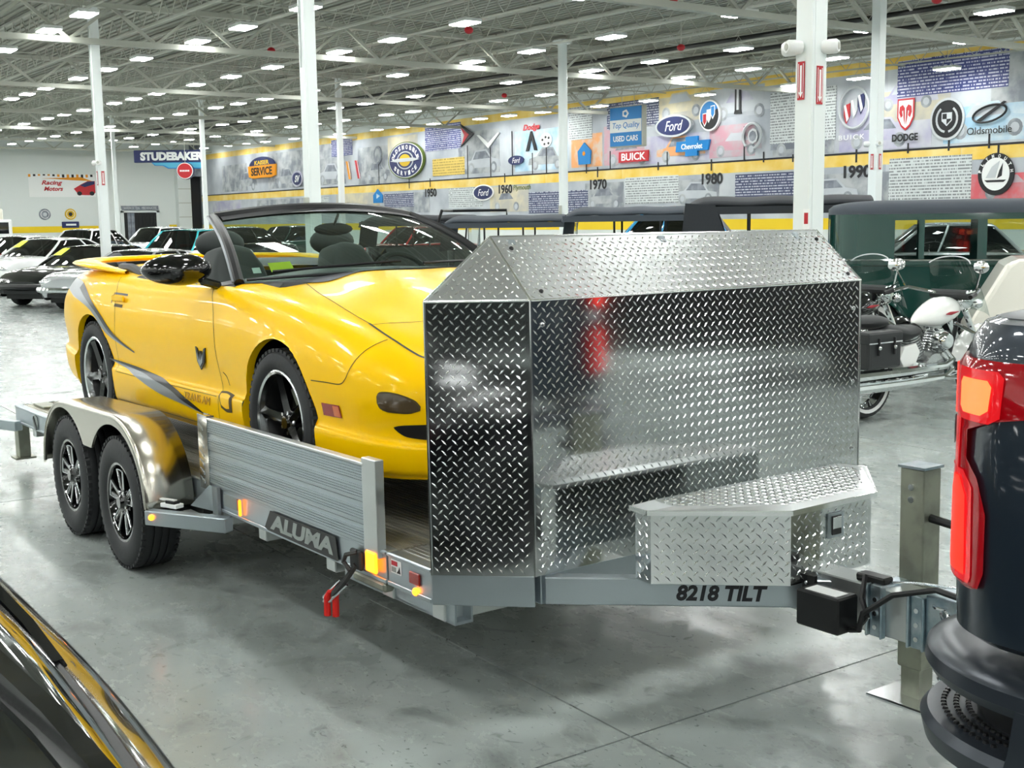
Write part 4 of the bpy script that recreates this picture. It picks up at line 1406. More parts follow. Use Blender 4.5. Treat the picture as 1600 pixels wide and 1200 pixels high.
def wheel(name, parent, loc, R, W_, rim, style, flip=1, proto={}):
    """outer face looks -Y when flip = 1."""
    key = (R, W_, rim, style)
    if key in proto:
        c = copy_tree(proto[key], parent)
        c.location = loc
        c.rotation_euler = (0, random.uniform(-.3, .3), 0 if flip > 0 else PI)
        return c
    w_ = empty(name, loc)
    w_.parent = parent
    w_.rotation_euler = (0, 0, 0 if flip > 0 else PI)
    tyre_mesh(R, W_, rim).build('tyre', 'tyre', w_, True, angle=40)
    if style in ('trailer', 'sport'):
        nb = 52
        q = MB()
        for k in range(nb):
            for s in (-1, 1):
                a = 2 * PI * (k + (.5 if s > 0 else 0)) / nb
                M_ = Matrix.Rotation(-a, 3, 'Y')
                c_ = M_ @ Vector((R - .006, s * W_ * .395, 0))
                q.obox(c_, (.014, W_ * .1, 2 * PI * R / nb * .62), M_)
        tb_ = q.build('tread_blocks', 'tyre', w_)
        tb_['kind'] = 'stuff'
    h = W_ / 2
    face = -h * .62
    if style == 'trailer':
        MB().lathe([(rim + .012, -h * .86), (rim, -h * .84), (rim * .93, -h * .55), (rim * .9, -h * .1), (rim * .9, h * .7), (rim, h * .8)], axis='Y', n=40).build('rim', 'gloss_black', w_, True)
        MB().lathe([(rim * .9, h * .1), (0, h * .1)], axis='Y', n=32).build('brake_drum', 'chassis_dark', w_)
        for k in range(5):
            a = 2 * PI * k / 5 + .3
            q = MB()
            for s in (-1, 1):
                p0 = (math.cos(a + s * .16) * .045, math.sin(a + s * .16) * .045)
                p1 = (math.cos(a + s * .2) * rim * .9, math.sin(a + s * .2) * rim * .9)
                q.beam((p0[0], face + .004, p0[1]), (p1[0], face - .004, p1[1]), .028, .03, up=(0, 1, 0))
            so = q.build('spoke', 'gloss_black', w_, bevel=.004)
            q = MB()
            for s in (-1, 1):
                e0 = .26 * s
                p0 = (math.cos(a + e0 * 1.2) * .07, math.sin(a + e0 * 1.2) * .07)
                p1 = (math.cos(a + e0) * rim * .88, math.sin(a + e0) * rim * .88)
                q.tube([(p0[0], face - .012, p0[1]), (p1[0], face - .02, p1[1])], .0035, 5)
            q.tube([(math.cos(a + t) * rim * .88, face - .02, math.sin(a + t) * rim * .88) for t in (-.26, -.1, .1, .26)], .0035, 5)
            q.build('spoke_edge', 'machined', w_, True)
        MB().lathe([(0, face - .035), (.03, face - .035), (.038, face - .02), (.05, face - .012), (.075, face), (.075, face + .03)], axis='Y', n=20).build('hub_cap', 'gloss_black', w_, True)
        for k in range(5):
            a = 2 * PI * (k + .5) / 5 + .3
            MB().lathe([(0, face - .02), (.009, face - .02), (.01, face)], (math.cos(a) * .058, 0, math.sin(a) * .058), 'Y', 8).build('lug_nut', 'machined', w_, True)
    elif style == 'sport':
        MB().lathe([(rim + .012, -h * .9), (rim + .004, -h * .93), (rim - .006, -h * .88), (rim * .95, -h * .6)], axis='Y', n=48).build('rim_lip', 'machined', w_, True)
        MB().lathe([(rim * .95, -h * .6), (rim * .9, -h * .3), (rim * .88, h * .7), (rim, h * .85)], axis='Y', n=48).build('rim_barrel', 'satin_black', w_, True)
        MB().lathe([(rim * .72, 0), (rim * .72, .012), (.06, .012), (.06, 0), (rim * .72, 0)], axis='Y', n=40).build('brake_disc', 'galv', w_)
        for k in range(5):
            a = 2 * PI * k / 5 + PI / 2 + .2
            q = MB()
            ca, sa = math.cos(a), math.sin(a)

            def sp(r, t, y):
                return (ca * r - sa * t, y, sa * r + ca * t)
            r1 = rim * .97
            vs = []
            for r, wd, yf, yb in ((.035, .034, face, face + .05), (.09, .024, face - .004, face + .04), (r1 * .8, .022, face - .012, face + .02), (r1, .03, face - .02, face + .01)):
                vs += [sp(r, -wd, yb), sp(r, -wd, yf + .012), sp(r, 0, yf - .006), sp(r, wd, yf + .012), sp(r, wd, yb)]
            fs = []
            for i in range(3):
                for j in range(4):
                    b0 = i * 5 + j
                    fs.append((b0, b0 + 1, b0 + 6, b0 + 5))
            q.add(vs, fs)
            q.build('spoke', 'gloss_black', w_, True, fix=True)
        MB().lathe([(0, face - .012), (.028, face - .012), (.033, face - .002), (.06, face + .01), (.07, face + .05)], axis='Y', n=24).build('hub_cap', 'gloss_black', w_, True)
        for k in range(5):
            a = 2 * PI * (k + .5) / 5 + PI / 2 + .2
            MB().lathe([(0, face - .004), (.008, face - .004), (.009, face + .02)], (math.cos(a) * .048, 0, math.sin(a) * .048), 'Y', 8).build('lug_nut', 'machined', w_, True)
    else:      # plain wheel for the distant cars: chrome cap, or wire
        MB().lathe([(rim + .01, -h * .86), (rim * .96, -h * .7), (rim * .8, -h * .55), (rim * .55, -h * .72), (rim * .3, -h * .9), (0, -h * .95)], axis='Y', n=28).build('wheel_cover', 'machined' if style == 'chrome' else 'white_plastic' if style == 'white' else 'satin_black', w_, True)
        if style == 'whitewall':
            MB().lathe([(lerp(rim, R, .2), -h * 1.0), (lerp(rim, R, .62), -h * 1.015)], axis='Y', n=32).build('whitewall', 'white_plastic', w_)
    proto[key] = w_
    return w_


for s in (-1, 1):
    for hx in HX:
        wheel('wheel', tr, (hx, s * 1.175, .338 - hx * PITCH), .335, .215, .19, 'trailer', -s)
for hx in HX:
    MB().box(hx - .04, hx + .04, -1.08, 1.08, .25, .33).build('axle', 'chassis_dark', tr)
MB().box(-.8, .9, -1.0, -.93, .3, .37).box(-.8, .9, .93, 1.0, .3, .37).build('axle_carrier', 'chassis_dark', tr)
# break-away battery box and wiring
q = MB().box(3.93, 4.1, -.21, -.11, .36, .478).build('battery_box', 'satin_black', tr, bevel=.006)
MB().box(3.88, 3.935, -.125, -.11, .385, .5).build('battery_flange', 'satin_black', q)
for z in (.44, .475):
    MB().ball((3.905, -.128, z), .007, 8, 6).build('bolt', 'machined', q, True)
MB().box(3.955, 4.08, -.195, -.135, .4785, .48).build('battery_label', 'sticker_white', q)
MB().tube([(4.12, -.12, .39), (4.15, -.13, .42), (4.12, -.12, .47), (4.1, -.08, .53), (4.06, -.06, .52)], .009, 6).build('cable', 'satin_black', tr, True)
MB().tube([(4.1, -.15, .37), (4.14, -.16, .38), (4.14, -.14, .43), (4.22, -.1, .5), (4.36, -.08, .545), (4.5, -.1, .54), (4.7, -.15, .56)], .01, 6).build('cable', 'satin_black', tr, True)
MB().box(4.04, 4.15, -.05, .0, .498, .525).build('pin_switch', 'satin_black', tr, bevel=.005)
MB().tube([(4.15, -.02, .51), (4.25, -.02, .53), (4.4, -.03, .55), (4.6, -.05, .555)], .004, 5).build('breakaway_cable', 'machined', tr, True)
# --- yellow convertible body surface: rows run from sill (0) to centre line (8)
BX = [-2.46, -2.38, -2.2, -1.9, -1.6, -1.285, -.9, -.4, .1, .5, .9, 1.285, 1.6, 1.9, 2.1, 2.25, 2.36, 2.43]
BW = pch(BX, [.52, .7, .825, .9, .935, .945, .935, .925, .92, .92, .93, .945, .94, .915, .86, .77, .6, .25])
BZ0 = pch(BX, [.34, .3, .27, .24, .21, .19, .18, .18, .18, .18, .18, .18, .18, .185, .19, .2, .22, .26])
BZ5 = pch(BX, [.76, .84, .905, .94, .945, .94, .925, .905, .9, .9, .885, .85, .8, .735, .68, .63, .58, .53])
BZ8 = pch(BX, [.8, .89, .965, .985, .985, .98, .96, .96, .96, .96, .965, .935, .88, .8, .725, .665, .61, .555])
BIN = pch(BX, [.1, .13, .15, .15, .145, .14, .13, .12, .115, .115, .12, .13, .14, .16, .18, .2, .2, .12])


def body_keys(x):
    w_, z0, z5, z8, i5 = BW(x), BZ0(x), BZ5(x), BZ8(x), BIN(x)
    h = z5 - z0
    k = [(w_ - .05, z0), (w_ - .012, z0 + h * .08), (w_ + .004, z0 + h * .27), (w_ - .02, z0 + h * .34), (w_, z0 + h * .6), (w_ - .03, z0 + h * .82), (w_ - i5, z5)]
    y5 = w_ - i5
    k += [(y5 * .68, lerp(z5, z8, .5)), (y5 * .36, lerp(z5, z8, .95)), (0.0, z8)]
    return k


def cat(p0, p1, p2, p3, t):
    t2, t3 = t * t, t * t * t
    return tuple(.5 * ((2 * b) + (-a + c) * t + (2 * a - 5 * b + 4 * c - d) * t2 + (-a + 3 * b - 3 * c + d) * t3) for a, b, c, d in zip(p0, p1, p2, p3))


def body_pt(x, v):
    """v 0..9 along the section (6 = shoulder, 9 = centre line); returns (y, z) with y > 0."""
    k = body_keys(x)
    i = min(8, int(v))
    t = v - i
    g = lambda j: k[j] if 0 <= j < 10 else ((k[0][0], k[0][1] - .05) if j < 0 else (-k[8][0], k[8][1]))
    return cat(g(i - 1), g(i), g(i + 1), g(i + 2), t)


def side_y(x, z):
    """outer y of the body side at height z."""
    best = None
    for j in range(0, 61):
        y_, z_ = body_pt(x, j * .1)
        if best is None or abs(z_ - z) < best[0]:
            best = (abs(z_ - z), y_)
    return best[1]
# ================================================================== yellow convertible
mat('car_yellow', '#fdc800', .3, 0, coat=.2)
MATS['car_yellow'].node_tree.nodes['Principled BSDF'].inputs['Specular IOR Level'].default_value = .12
mat('trim_black', '#121315', .38)
mat('cowl_black', '#2c2f35', .4)
mat('leather', '#26292a', .55)
mat('leather_grey', '#3b403f', .6)
mat('seam_dark', '#4a3a04', .6)
mat('chrome', '#e6e9ea', .06, 1.0)
mat('stripe_black', '#17181a', .3)
mat('stripe_grey', '#8e9499', .3, .3)
mat('amber_lens', '#d8661a', .2, coat=.6)
mat('smoke_lens', '#4c3f2c', .15, coat=1.0)
mat('tag_yellow', '#e8f02c', .6)


def glass_mat(name, tint, refl=.0):
    m = bpy.data.materials.new(name)
    m.use_nodes = True
    nt = m.node_tree
    nt.nodes.remove(nt.nodes['Principled BSDF'])
    t = nt.nodes.new('ShaderNodeBsdfTransparent')
    t.inputs[0].default_value = srgb(tint)
    g = nt.nodes.new('ShaderNodeBsdfGlossy')
    g.inputs['Roughness'].default_value = .01
    f = nt.nodes.new('ShaderNodeFresnel')
    gm_ = nt.nodes.new('ShaderNodeNewGeometry')
    io = nt.nodes.new('ShaderNodeMapRange')
    io.inputs['To Min'].default_value = 1.5
    io.inputs['To Max'].default_value = 1 / 1.5
    nt.links.new(gm_.outputs['Backfacing'], io.inputs['Value'])
    nt.links.new(io.outputs[0], f.inputs['IOR'])
    mx = nt.nodes.new('ShaderNodeMixShader')
    a = nt.nodes.new('ShaderNodeMath')
    a.operation = 'ADD'
    a.use_clamp = True
    a.inputs[1].default_value = refl
    nt.links.new(f.outputs[0], a.inputs[0])
    nt.links.new(a.outputs[0], mx.inputs[0])
    nt.links.new(t.outputs[0], mx.inputs[1])
    nt.links.new(g.outputs[0], mx.inputs[2])
    nt.links.new(mx.outputs[0], nt.nodes['Material Output'].inputs[0])
    MATS[name] = m


glass_mat('car_glass', '#b9cfc6', .03)
glass_mat('dark_glass', '#3a4244', .05)
glass_mat('clear_shield', '#d6dfdc', .02)

cr_ = empty('convertible_car', tuple(TO + tr.rotation_euler.to_matrix() @ Vector((.36, 0, .503))))
cr_.rotation_euler = tr.rotation_euler
tag(cr_, 'yellow sports convertible with black swoosh stripes parked on the trailer', 'car')
WR, AR = .325, .372
AX = (1.285, -1.285)


def body_loft(x0, x1, v0, v1, nx, nv, s, name, m, extra=None):
    mb = MB()
    for i in range(nx + 1):
        x = lerp(x0, x1, i / nx)
        for j in range(nv + 1):
            y, z = body_pt(x, lerp(v0, v1, j / nv))
            mb.v.append((x, s * y, z))
    ins = []
    for (x, y, z) in mb.v:
        c = None
        for ax in AX:
            if z < .8 and math.hypot(x - ax, z - WR) < AR and abs(y) > .55:
                c = ax
        ins.append(c)
    used = set()
    for i in range(nx):
        for j in range(nv):
            a = i * (nv + 1) + j
            q = (a, a + 1, a + nv + 2, a + nv + 1)
            if all(ins[k] is not None for k in q):
                continue
            used.update(q)
            mb.f.append(q if s < 0 else q[::-1])
    for k in used:
        if ins[k] is not None:
            x, y, z = mb.v[k]
            d_ = math.hypot(x - ins[k], z - WR) or 1e-4
            mb.v[k] = (ins[k] + (x - ins[k]) * AR / d_, y, WR + (z - WR) * AR / d_)
    if extra:
        extra(mb)
    me = mb.mesh(name, True, angle=45)
    bm = bmesh.new()
    bm.from_mesh(me)
    bmesh.ops.delete(bm, geom=[v for v in bm.verts if not v.link_faces], context='VERTS')
    bm.to_mesh(me)
    bm.free()
    return link(name, me, m, cr_)


for s in (-1, 1):
    body_loft(.6, 2.43, 0, 9, 92, 64, s, 'front_body', 'car_yellow')
    body_loft(-.8, .6, 0, 6, 50, 44, s, 'door', 'car_yellow')
    body_loft(-2.46, -.8, 0, 9, 84, 64, s, 'rear_body', 'car_yellow')
    # inner door and top edge
    q = MB()
    for i in range(41):
        x = lerp(-.8, .6, i / 40)
        y, z = body_pt(x, 6)
        q.v += [(x, s * y, z), (x, s * (y - .03), z + .012), (x, s * (y - .07), z + .005), (x, s * (y - .085), z - .1), (x, s * (y - .09), z - .5)]
    for i in range(40):
        for j in range(4):
            a = i * 5 + j
            q.f.append((a, a + 1, a + 6, a + 5))
    q.build('door_inner', 'leather', cr_, True)
    # arch lips and wheel wells
    for ax in AX:
        q = MB()
        n = 40
        for k in range(n + 1):
            a = lerp(-.42, PI + .42, k / n)
            x, z = ax + AR * math.cos(a), WR + AR * math.sin(a)
            y = side_y(min(2.4, max(-2.4, x)), max(z, .19))
            q.v += [(x, s * (y + .001), z), (x, s * (y - .035), z), (ax + (AR + .004) * math.cos(a), s * (y - .036), WR + (AR + .004) * math.sin(a)), (ax + (AR + .004) * math.cos(a), s * .5, WR + (AR + .004) * math.sin(a))]
        f1, f2 = [], []
        for k in range(n):
            a = k * 4
            f1.append((a, a + 1, a + 5, a + 4))
            f2.append((a + 2, a + 3, a + 7, a + 6))
        MB().add(q.v, f1).build('arch_lip', 'car_yellow', cr_, True)
        MB().add(q.v, f2).build('wheel_well', 'trim_black', cr_, True)
for x, nm in ((2.43, 'nose_cap'), (-2.46, 'tail_cap')):
    ring = [(x, -body_pt(x, j * .25)[0], body_pt(x, j * .25)[1]) for j in range(37)] + [(x, body_pt(x, 9 - j * .25)[0], body_pt(x, 9 - j * .25)[1]) for j in range(37)]
    MB().add(ring, [tuple(range(len(ring)))]).build(nm, 'car_yellow', cr_)
MB().box(-2.3, 2.2, -.6, .6, .2, .3).box(-1.0, .95, -.84, .84, .19, .26).build('underbody', 'trim_black', cr_)


def v_of(x, z):
    best = (9, 0)
    for j in range(0, 121):
        d_ = abs(body_pt(x, j * .05)[1] - z)
        if d_ < best[0]:
            best = (d_, j * .05)
    c_ = best[1]
    for j in range(-12, 13):
        v = max(0.0, c_ + j * .004)
        d_ = abs(body_pt(x, v)[1] - z)
        if d_ < best[0]:
            best = (d_, v)
    return best[1]


def spt(x, v, s, off=0.0):
    y, z = body_pt(x, v)
    p = Vector((x, s * y, z))
    y1, z1 = body_pt(x + .004, v)
    y2, z2 = body_pt(x, v + .01)
    n = (Vector((x + .004, s * y1, z1)) - p).cross(Vector((x, s * y2, z2)) - p)
    n.normalize()
    if n.dot(Vector((0, s, .6))) < 0:
        n = -n
    return p + n * off, n


def smooth_path(pts, k=8):
    out_ = []
    for i in range(len(pts) - 1):
        p0, p1, p2, p3 = pts[max(0, i - 1)], pts[i], pts[i + 1], pts[min(len(pts) - 1, i + 2)]
        for j in range(k):
            out_.append(cat(p0, p1, p2, p3, j / k))
    return out_ + [tuple(pts[-1])]


def seam(pts, s, wd=.004, m='seam_dark', name='panel_gap', off=.0015, parent=None):
    """dark panel gap following the body; pts = (x, v)."""
    P = [spt(x, v, s, off) for x, v in smooth_path(pts)]
    q = MB()
    for i, (p, n) in enumerate(P):
        t = P[min(i + 1, len(P) - 1)][0] - P[max(i - 1, 0)][0]
        sd = n.cross(t).normalized() * wd / 2
        q.v += [p - sd, p + sd]
    q.f = [(2 * i, 2 * i + 1, 2 * i + 3, 2 * i + 2) for i in range(len(P) - 1)]
    return q.build(name, m, parent or cr_, True)


def decal(up, lo, s, m, name, off=.002):
    """filled decal between two polylines of (x, z) on the body side."""
    A, B = smooth_path(up, 8), smooth_path(lo, 8)
    q = MB()
    for (xa, za), (xb, zb) in zip(A, B):
        for t in range(7):
            x, z = lerp(xa, xb, t / 6), lerp(za, zb, t / 6)
            q.v.append(spt(x, v_of(x, z), s, off)[0])
    for i in range(len(A) - 1):
        for j in range(6):
            a = i * 7 + j
            q.f.append((a, a + 1, a + 8, a + 7))
    return q.build(name, m, cr_, True)


for s in (-1, 1):
    zz = lambda x, z: (x, v_of(x, z))
    seam([(.38, 5.95), (.5, 5.2), (.58, 4.4), (.62, 3.4), (.63, 2.4), (.6, 1.2)], s)
    seam([(-1.0, 5.9), (-.9, 5.2), (-.84, 4.3), (-.86, 3.2), (-.85, 2.0)], s)
    seam([(.95, 6.8), (1.28, 6.5), (1.6, 6.3), (1.78, 6.2)], s)
    seam([(1.78, 6.2), (1.96, 6.02), (2.08, 5.85), (2.14, 5.8), (2.22, 5.9), (2.28, 6.4)], s, .009, 'trim_black')
    seam([(1.8, 6.2), (1.84, 6.6), (1.87, 7.0), (1.88, 7.5)], s)
    seam([(1.95, 5.95), (1.92, 5.4), (1.9, 4.7), (1.885, 4.4), (1.85, 4.2), (1.75, 4.1), (1.64, 4.0)], s)
    seam([(-.84, 2.05), (-.4, 2.05), (.1, 2.05), (.6, 2.05)], s, .003)
    seam([(-.9, .75), (-.3, .7), (.3, .7), (.8, .7)], s, .004, 'trim_black')
    # swoosh stripes
    decal([(-1.95, .9), (-1.57, .875), (-1.15, .735), (-.86, .6), (-.56, .515)], [(-1.98, .83), (-1.72, .8), (-1.27, .725), (-.97, .592), (-.57, .51)], s, 'stripe_grey', 'stripe', .003)
    decal([(-1.57, .875), (-1.15, .735), (-.86, .6), (-.56, .515)], [(-1.6, .845), (-1.19, .725), (-.9, .592), (-.57, .51)], s, 'stripe_black', 'stripe', .0045)
    decal([(-1.0, .45), (-.55, .43), (-.05, .385), (.2, .325), (.4, .278)], [(-1.0, .445), (-.62, .395), (-.24, .325), (.1, .295), (.4, .272)], s, 'stripe_grey', 'stripe', .003)
    decal([(-1.0, .452), (-.55, .432), (-.05, .388), (.2, .33), (.4, .28)], [(-1.0, .445), (-.58, .415), (-.09, .365), (.14, .312), (.4, .272)], s, 'stripe_black', 'stripe', .0045)
    # side marker, fog lamp, intake slot
    decal([(1.705, .462), (1.84, .462)], [(1.705, .41), (1.84, .41)], s, 'red_lens', 'side_marker', .004)
    decal([(1.79, .458), (1.835, .458)], [(1.79, .414), (1.835, .414)], s, 'amber_lens', 'side_marker_tip', .006)
    decal([(2.062, .515), (2.075, .532), (2.12, .535), (2.17, .526), (2.215, .508), (2.235, .485)], [(2.064, .49), (2.078, .468), (2.11, .458), (2.16, .455), (2.2, .456), (2.234, .468)], s, 'seam_dark', 'fog_lamp_bezel', .002)
    decal([(2.068, .513), (2.08, .527), (2.12, .53), (2.168, .521), (2.21, .504), (2.23, .484)], [(2.07, .492), (2.084, .473), (2.112, .463), (2.16, .46), (2.198, .461), (2.229, .471)], s, 'smoke_lens', 'fog_lamp', .006)
    decal([(2.125, .4), (2.16, .408), (2.24, .415), (2.36, .42)], [(2.127, .392), (2.165, .365), (2.24, .355), (2.36, .35)], s, 'trim_black', 'intake_slot', .003)
    # badge, lettering, brake scoop, handle
    bx, bz = .42, .555
    P0 = spt(bx, v_of(bx, bz), s, .004)[0]
    fm = frame_m(P0, (-s, 0, 0), (0, 0, 1))
    w1 = MB().prism([(-.062, 0.0504), (-.04, 0.0432), (-.016, 0.0000), (-.01, 0.0324), (.0, 0.0144), (.01, 0.0324), (.016, 0.0000), (.04, 0.0432), (.062, 0.0504), (.045, -0.0216), (.0, -0.0612), (-.045, -0.0216)], 0, .006, lambda u, v, ww: (u, v, ww)).build('wing_badge', 'stripe_black', cr_)
    w1.matrix_local = fm
    MB().prism([(-.04, 0.0252), (-.012, -0.0144), (0, 0.0000), (.012, -0.0144), (.04, 0.0252), (.028, -0.0216), (0, -0.0468), (-.028, -0.0216)], .006, .009, lambda u, v, ww: (u, v, ww)).build('badge_inlay', 'stripe_grey', w1)
    P0 = spt(.34, v_of(.34, .345), s, .003)[0]
    mat('emboss_yellow', '#c08f00', .4)
    text('lettering', 'TRANS AM', 'emboss_yellow', cr_, frame_m(P0, (-s, 0, .0), (0, 0, 1)), .04, .34, extrude=.001, shear=.2)
    decal([(.62, .405), (.7, .41), (.79, .4)], [(.65, .33), (.72, .315), (.79, .32)], s, 'seam_dark', 'brake_scoop', .002)
    decal([(.64, .395), (.7, .398), (.76, .392)], [(.66, .345), (.71, .332), (.76, .335)], s, 'car_yellow', 'scoop_floor', .004)
    seam([zz(.66, .5), zz(.7, .48), zz(.72, .44)], s, .006, 'seam_dark', 'vent_crease', .001)
    seam([zz(-.92, .83), zz(-.72, .825)], s, .012, 'trim_black', 'handle_slot', .002)
    seam([zz(-.93, .835), zz(-.94, .8), zz(-.93, .775)], s, .01, 'trim_black', 'handle_edge', .002)
    seam([zz(-.88, .765), zz(-.75, .762)], s, .018, 'seam_dark', 'handle_recess', .002)
    ph = spt(-.83, v_of(-.83, .8), s, .012)[0]
    MB().obox(ph, (.2, .012, .035), Euler((0, 0, 0))).build('door_handle', 'car_yellow', cr_, bevel=.006)
    # door mirror
    mm = MB().ball((0, 0, 0), 1, 24, 14)
    mm.v = [(x * .085 * (1 if x > 0 else .55), y * .17, z * .078 * (1 - .12 * y * s)) for x, y, z in mm.v]
    mo = mm.build('door_mirror', 'gloss_black', cr_, True, angle=70)
    mo.location = (.36, s * 1.0, .985)
    mo.rotation_euler = (0, 0, s * .22)
    mg = MB().lathe([(0, 0), (1, 0)], axis='X', n=24)
    mg.v = [(-.047, y * .15, z * .06) for x, y, z in mg.v]
    mg.build('mirror_glass', 'chrome', mo)
    MB().beam((.38, s * .9, .93), (.4, s * .8, .9), .1, .04).build('mirror_stalk', 'gloss_black', cr_, bevel=.01)

for s in (-1, 1):
    for ax in AX:
        wheel('wheel', cr_, (ax, s * (.925 - .11), WR + .002), WR, .235, .222, 'sport', -s)

# cowl, windscreen and frame
CE = pch([6.0, 6.4, 7.1, 7.9, 9.0], [.45, .75, 1.04, .97, .95])
for s in (-1, 1):
    q = MB()
    n, mrow = 30, 8
    for j in range(n + 1):
        v = lerp(5.98, 9, j / n)
        for i in range(mrow + 1):
            x = lerp(.36, CE(v), i / mrow)
            q.v.append(spt(x, v, s, .004)[0])
    for j in range(n):
        for i in range(mrow):
            a = j * (mrow + 1) + i
            q.f.append((a, a + 1, a + mrow + 2, a + mrow + 1))
    q.build('cowl_panel', 'cowl_black', cr_, True)


def ws(u, t):
    """windscreen surface: u -1..1 across, t 0 base .. 1 header."""
    b = Vector((1.02 - .42 * u * u, .765 * u, .945 - .03 * u * u))
    h = Vector((.015 - .1 * u * u, .6 * u, 1.288 - .045 * u * u))
    p = b.lerp(h, t)
    p.z += .035 * math.sin(PI * t)
    p.x += .02 * math.sin(PI * t)
    return p


MB().grid(lambda u, t: ws(lerp(1, -1, u), t), 24, 12).build('windscreen', 'car_glass', cr_, True)
hd = MB().tube([ws(lerp(-1, 1, k / 24), 1.0) + Vector((-.015, 0, .0)) for k in range(25)], .03, 8)
hd.build('header_rail', 'trim_black', cr_, True)
for s in (-1, 1):
    MB().tube([ws(s * 1.0, k / 12) + Vector((-.01, s * .012, 0)) for k in range(13)], .026, 8).build('windscreen_pillar', 'trim_black', cr_, True)
    MB().tube([ws(s * 1.0, k / 12) + Vector((-.03, s * .034, .004)) for k in range(13)], .008, 6).build('pillar_trim', 'stripe_grey', cr_, True)
MB().grid(lambda u, t: ws(lerp(-.97, .97, u), lerp(.9, 1, t)) + Vector((.004, 0, .004)), 24, 2).build('shade_band', 'trim_black', cr_, True)
MB().tube([ws(lerp(-.98, .98, k / 20), .02) + Vector((.01, 0, .006)) for k in range(21)], .008, 6).build('wiper_seal', 'trim_black', cr_, True)
for u0, u1 in ((-.85, -.1), (.05, .75)):
    MB().tube([ws(lerp(u0, u1, k / 8), .07 + .03 * k / 8) + Vector((.012, 0, .014)) for k in range(9)], .007, 6).build('wiper', 'trim_black', cr_, True)
MB().grid(lambda u, t: ws(lerp(-.84, -.72, u), lerp(.1, .2, t)) + Vector((-.012, 0, -.004)), 2, 2).build('windscreen_tag', 'tag_yellow', cr_)
MB().grid(lambda u, t: ws(lerp(-.93, -.89, u), lerp(.1, .16, t)) + Vector((-.012, 0, -.004)), 2, 2).build('windscreen_tag', 'sticker_white', cr_)
q = MB().ball((0, 0, 0), 1, 16, 8)
q.v = [(x * .02, y * .12, z * .035) for x, y, z in q.v]
rv = q.build('rear_view_mirror', 'trim_black', cr_, True)
rv.location = (.1, .0, 1.17)
MB().tube([(.1, 0, 1.18), (.16, 0, 1.25)], .008, 6).build('mirror_mount', 'trim_black', rv).location = (-.1, 0, -1.17)

# cabin
MB().box(-.95, .95, -.72, .72, .26, .3).build('cabin_floor', 'leather', cr_)
MB().box(-1.0, -.92, -.72, .72, .3, .93).build('rear_bulkhead', 'leather', cr_)
dash = MB().prism([(.45, .5), (.42, .82), (.5, .9), (.72, .915), (.98, .925), (.98, .5)], -.74, .74, lambda u, v, ww: (u, ww, v)).build('dashboard', 'leather', cr_, bevel=.02)
MB().ball((.44, .37, .87), .13, 14, 8, (.7, 1, .5)).build('instrument_hood', 'leather', cr_, True)
MB().box(-.6, .5, -.12, .12, .3, .5).build('centre_console', 'leather', cr_, bevel=.02)
sw = MB().tube([(0, .185 * math.cos(a), .185 * math.sin(a)) for a in [2 * PI * k / 28 for k in range(28)]], .016, 8, closed=True).build('steering_wheel', 'leather', cr_, True)
sw.location = (.22, .37, .86)
sw.rotation_euler = (0, -.45, 0)
MB().ball((.01, 0, 0), .07, 14, 8, (.5, 1, 1)).build('wheel_hub', 'leather', sw, True)
for a in (.2, PI - .2, -PI / 2):
    MB().beam((0, 0, 0), (0, .18 * math.cos(a), .18 * math.sin(a)), .03, .02).build('wheel_spoke', 'leather', sw)
MB().tube([(.22, .37, .86), (.5, .37, .72)], .04, 8).build('steering_column', 'leather', cr_, True)


def seat(y):
    def backf(u, t):
        wd = lerp(.23, .2, t) * (1 if t < .8 else lerp(1, .75, (t - .8) / .2))
        a = lerp(-1, 1, u)
        z = lerp(.45, 1.06, t)
        x = lerp(-.3, -.58, t) + .05 * a * a
        return (x, y + wd * a, z)
    q = MB().grid(backf, 12, 12)
    b = q.build('seat_back', 'leather_grey', cr_, True)
    md = b.modifiers.new('pad', 'SOLIDIFY')
    md.thickness = .13
    md.offset = -1
    bv = b.modifiers.new('round', 'SUBSURF')
    bv.levels = bv.render_levels = 1
    MB().box(-.32, .25, y - .25, y + .25, .32, .47).build('seat_cushion', 'leather_grey', cr_, bevel=.05, seg=3)
    h = MB().ball((0, 0, 0), 1, 18, 10)
    h.v = [(x * .065, yy * .15, z * .085) for x, yy, z in h.v]
    hr = h.build('headrest', 'leather_grey', cr_, True)
    hr.location = (-.63, y, 1.1)
    em = MB()
    for sg in (-1, 1):
        em.tube([(0, sg * .0, -.07), (0, sg * .05, -.04), (0, sg * .075, .0), (0, sg * .085, .05), (0, sg * .05, .03), (0, sg * .02, -.01), (0, sg * .0, .0)], .0025, 5)
    eo = em.build('seat_emblem', 'stripe_grey', b, True)
    eo.location = (-.44, y, .93)
    eo.rotation_euler = (0, -.43, 0)


seat(-.36)
seat(.37)
MB().box(-.95, -.75, -.6, .6, .35, .82).build('rear_seat', 'leather_grey', cr_, bevel=.06, seg=3)
# folded roof cover
MB().grid(lambda u, t: (lerp(-.86, -1.42, t), lerp(-.66, .66, u), .955 + .05 * math.sin(PI * t) - .03 * (abs(lerp(-1, 1, u)) ** 4)), 20, 10).build('roof_cover', 'cowl_black', cr_, True)
for s in (-1, 1):
    MB().tube([(-.84, s * .74, .93), (-1.1, s * .72, .965), (-1.4, s * .68, .965)], .03, 8).build('roof_cover_roll', 'leather', cr_, True)
    # quarter window stub
    MB().grid(lambda u, t: (lerp(-.62, -.8, u), s * lerp(.79, .74, t), lerp(.9, 1.05 - .1 * u, t)), 3, 3).build('quarter_glass', 'dark_glass', cr_)
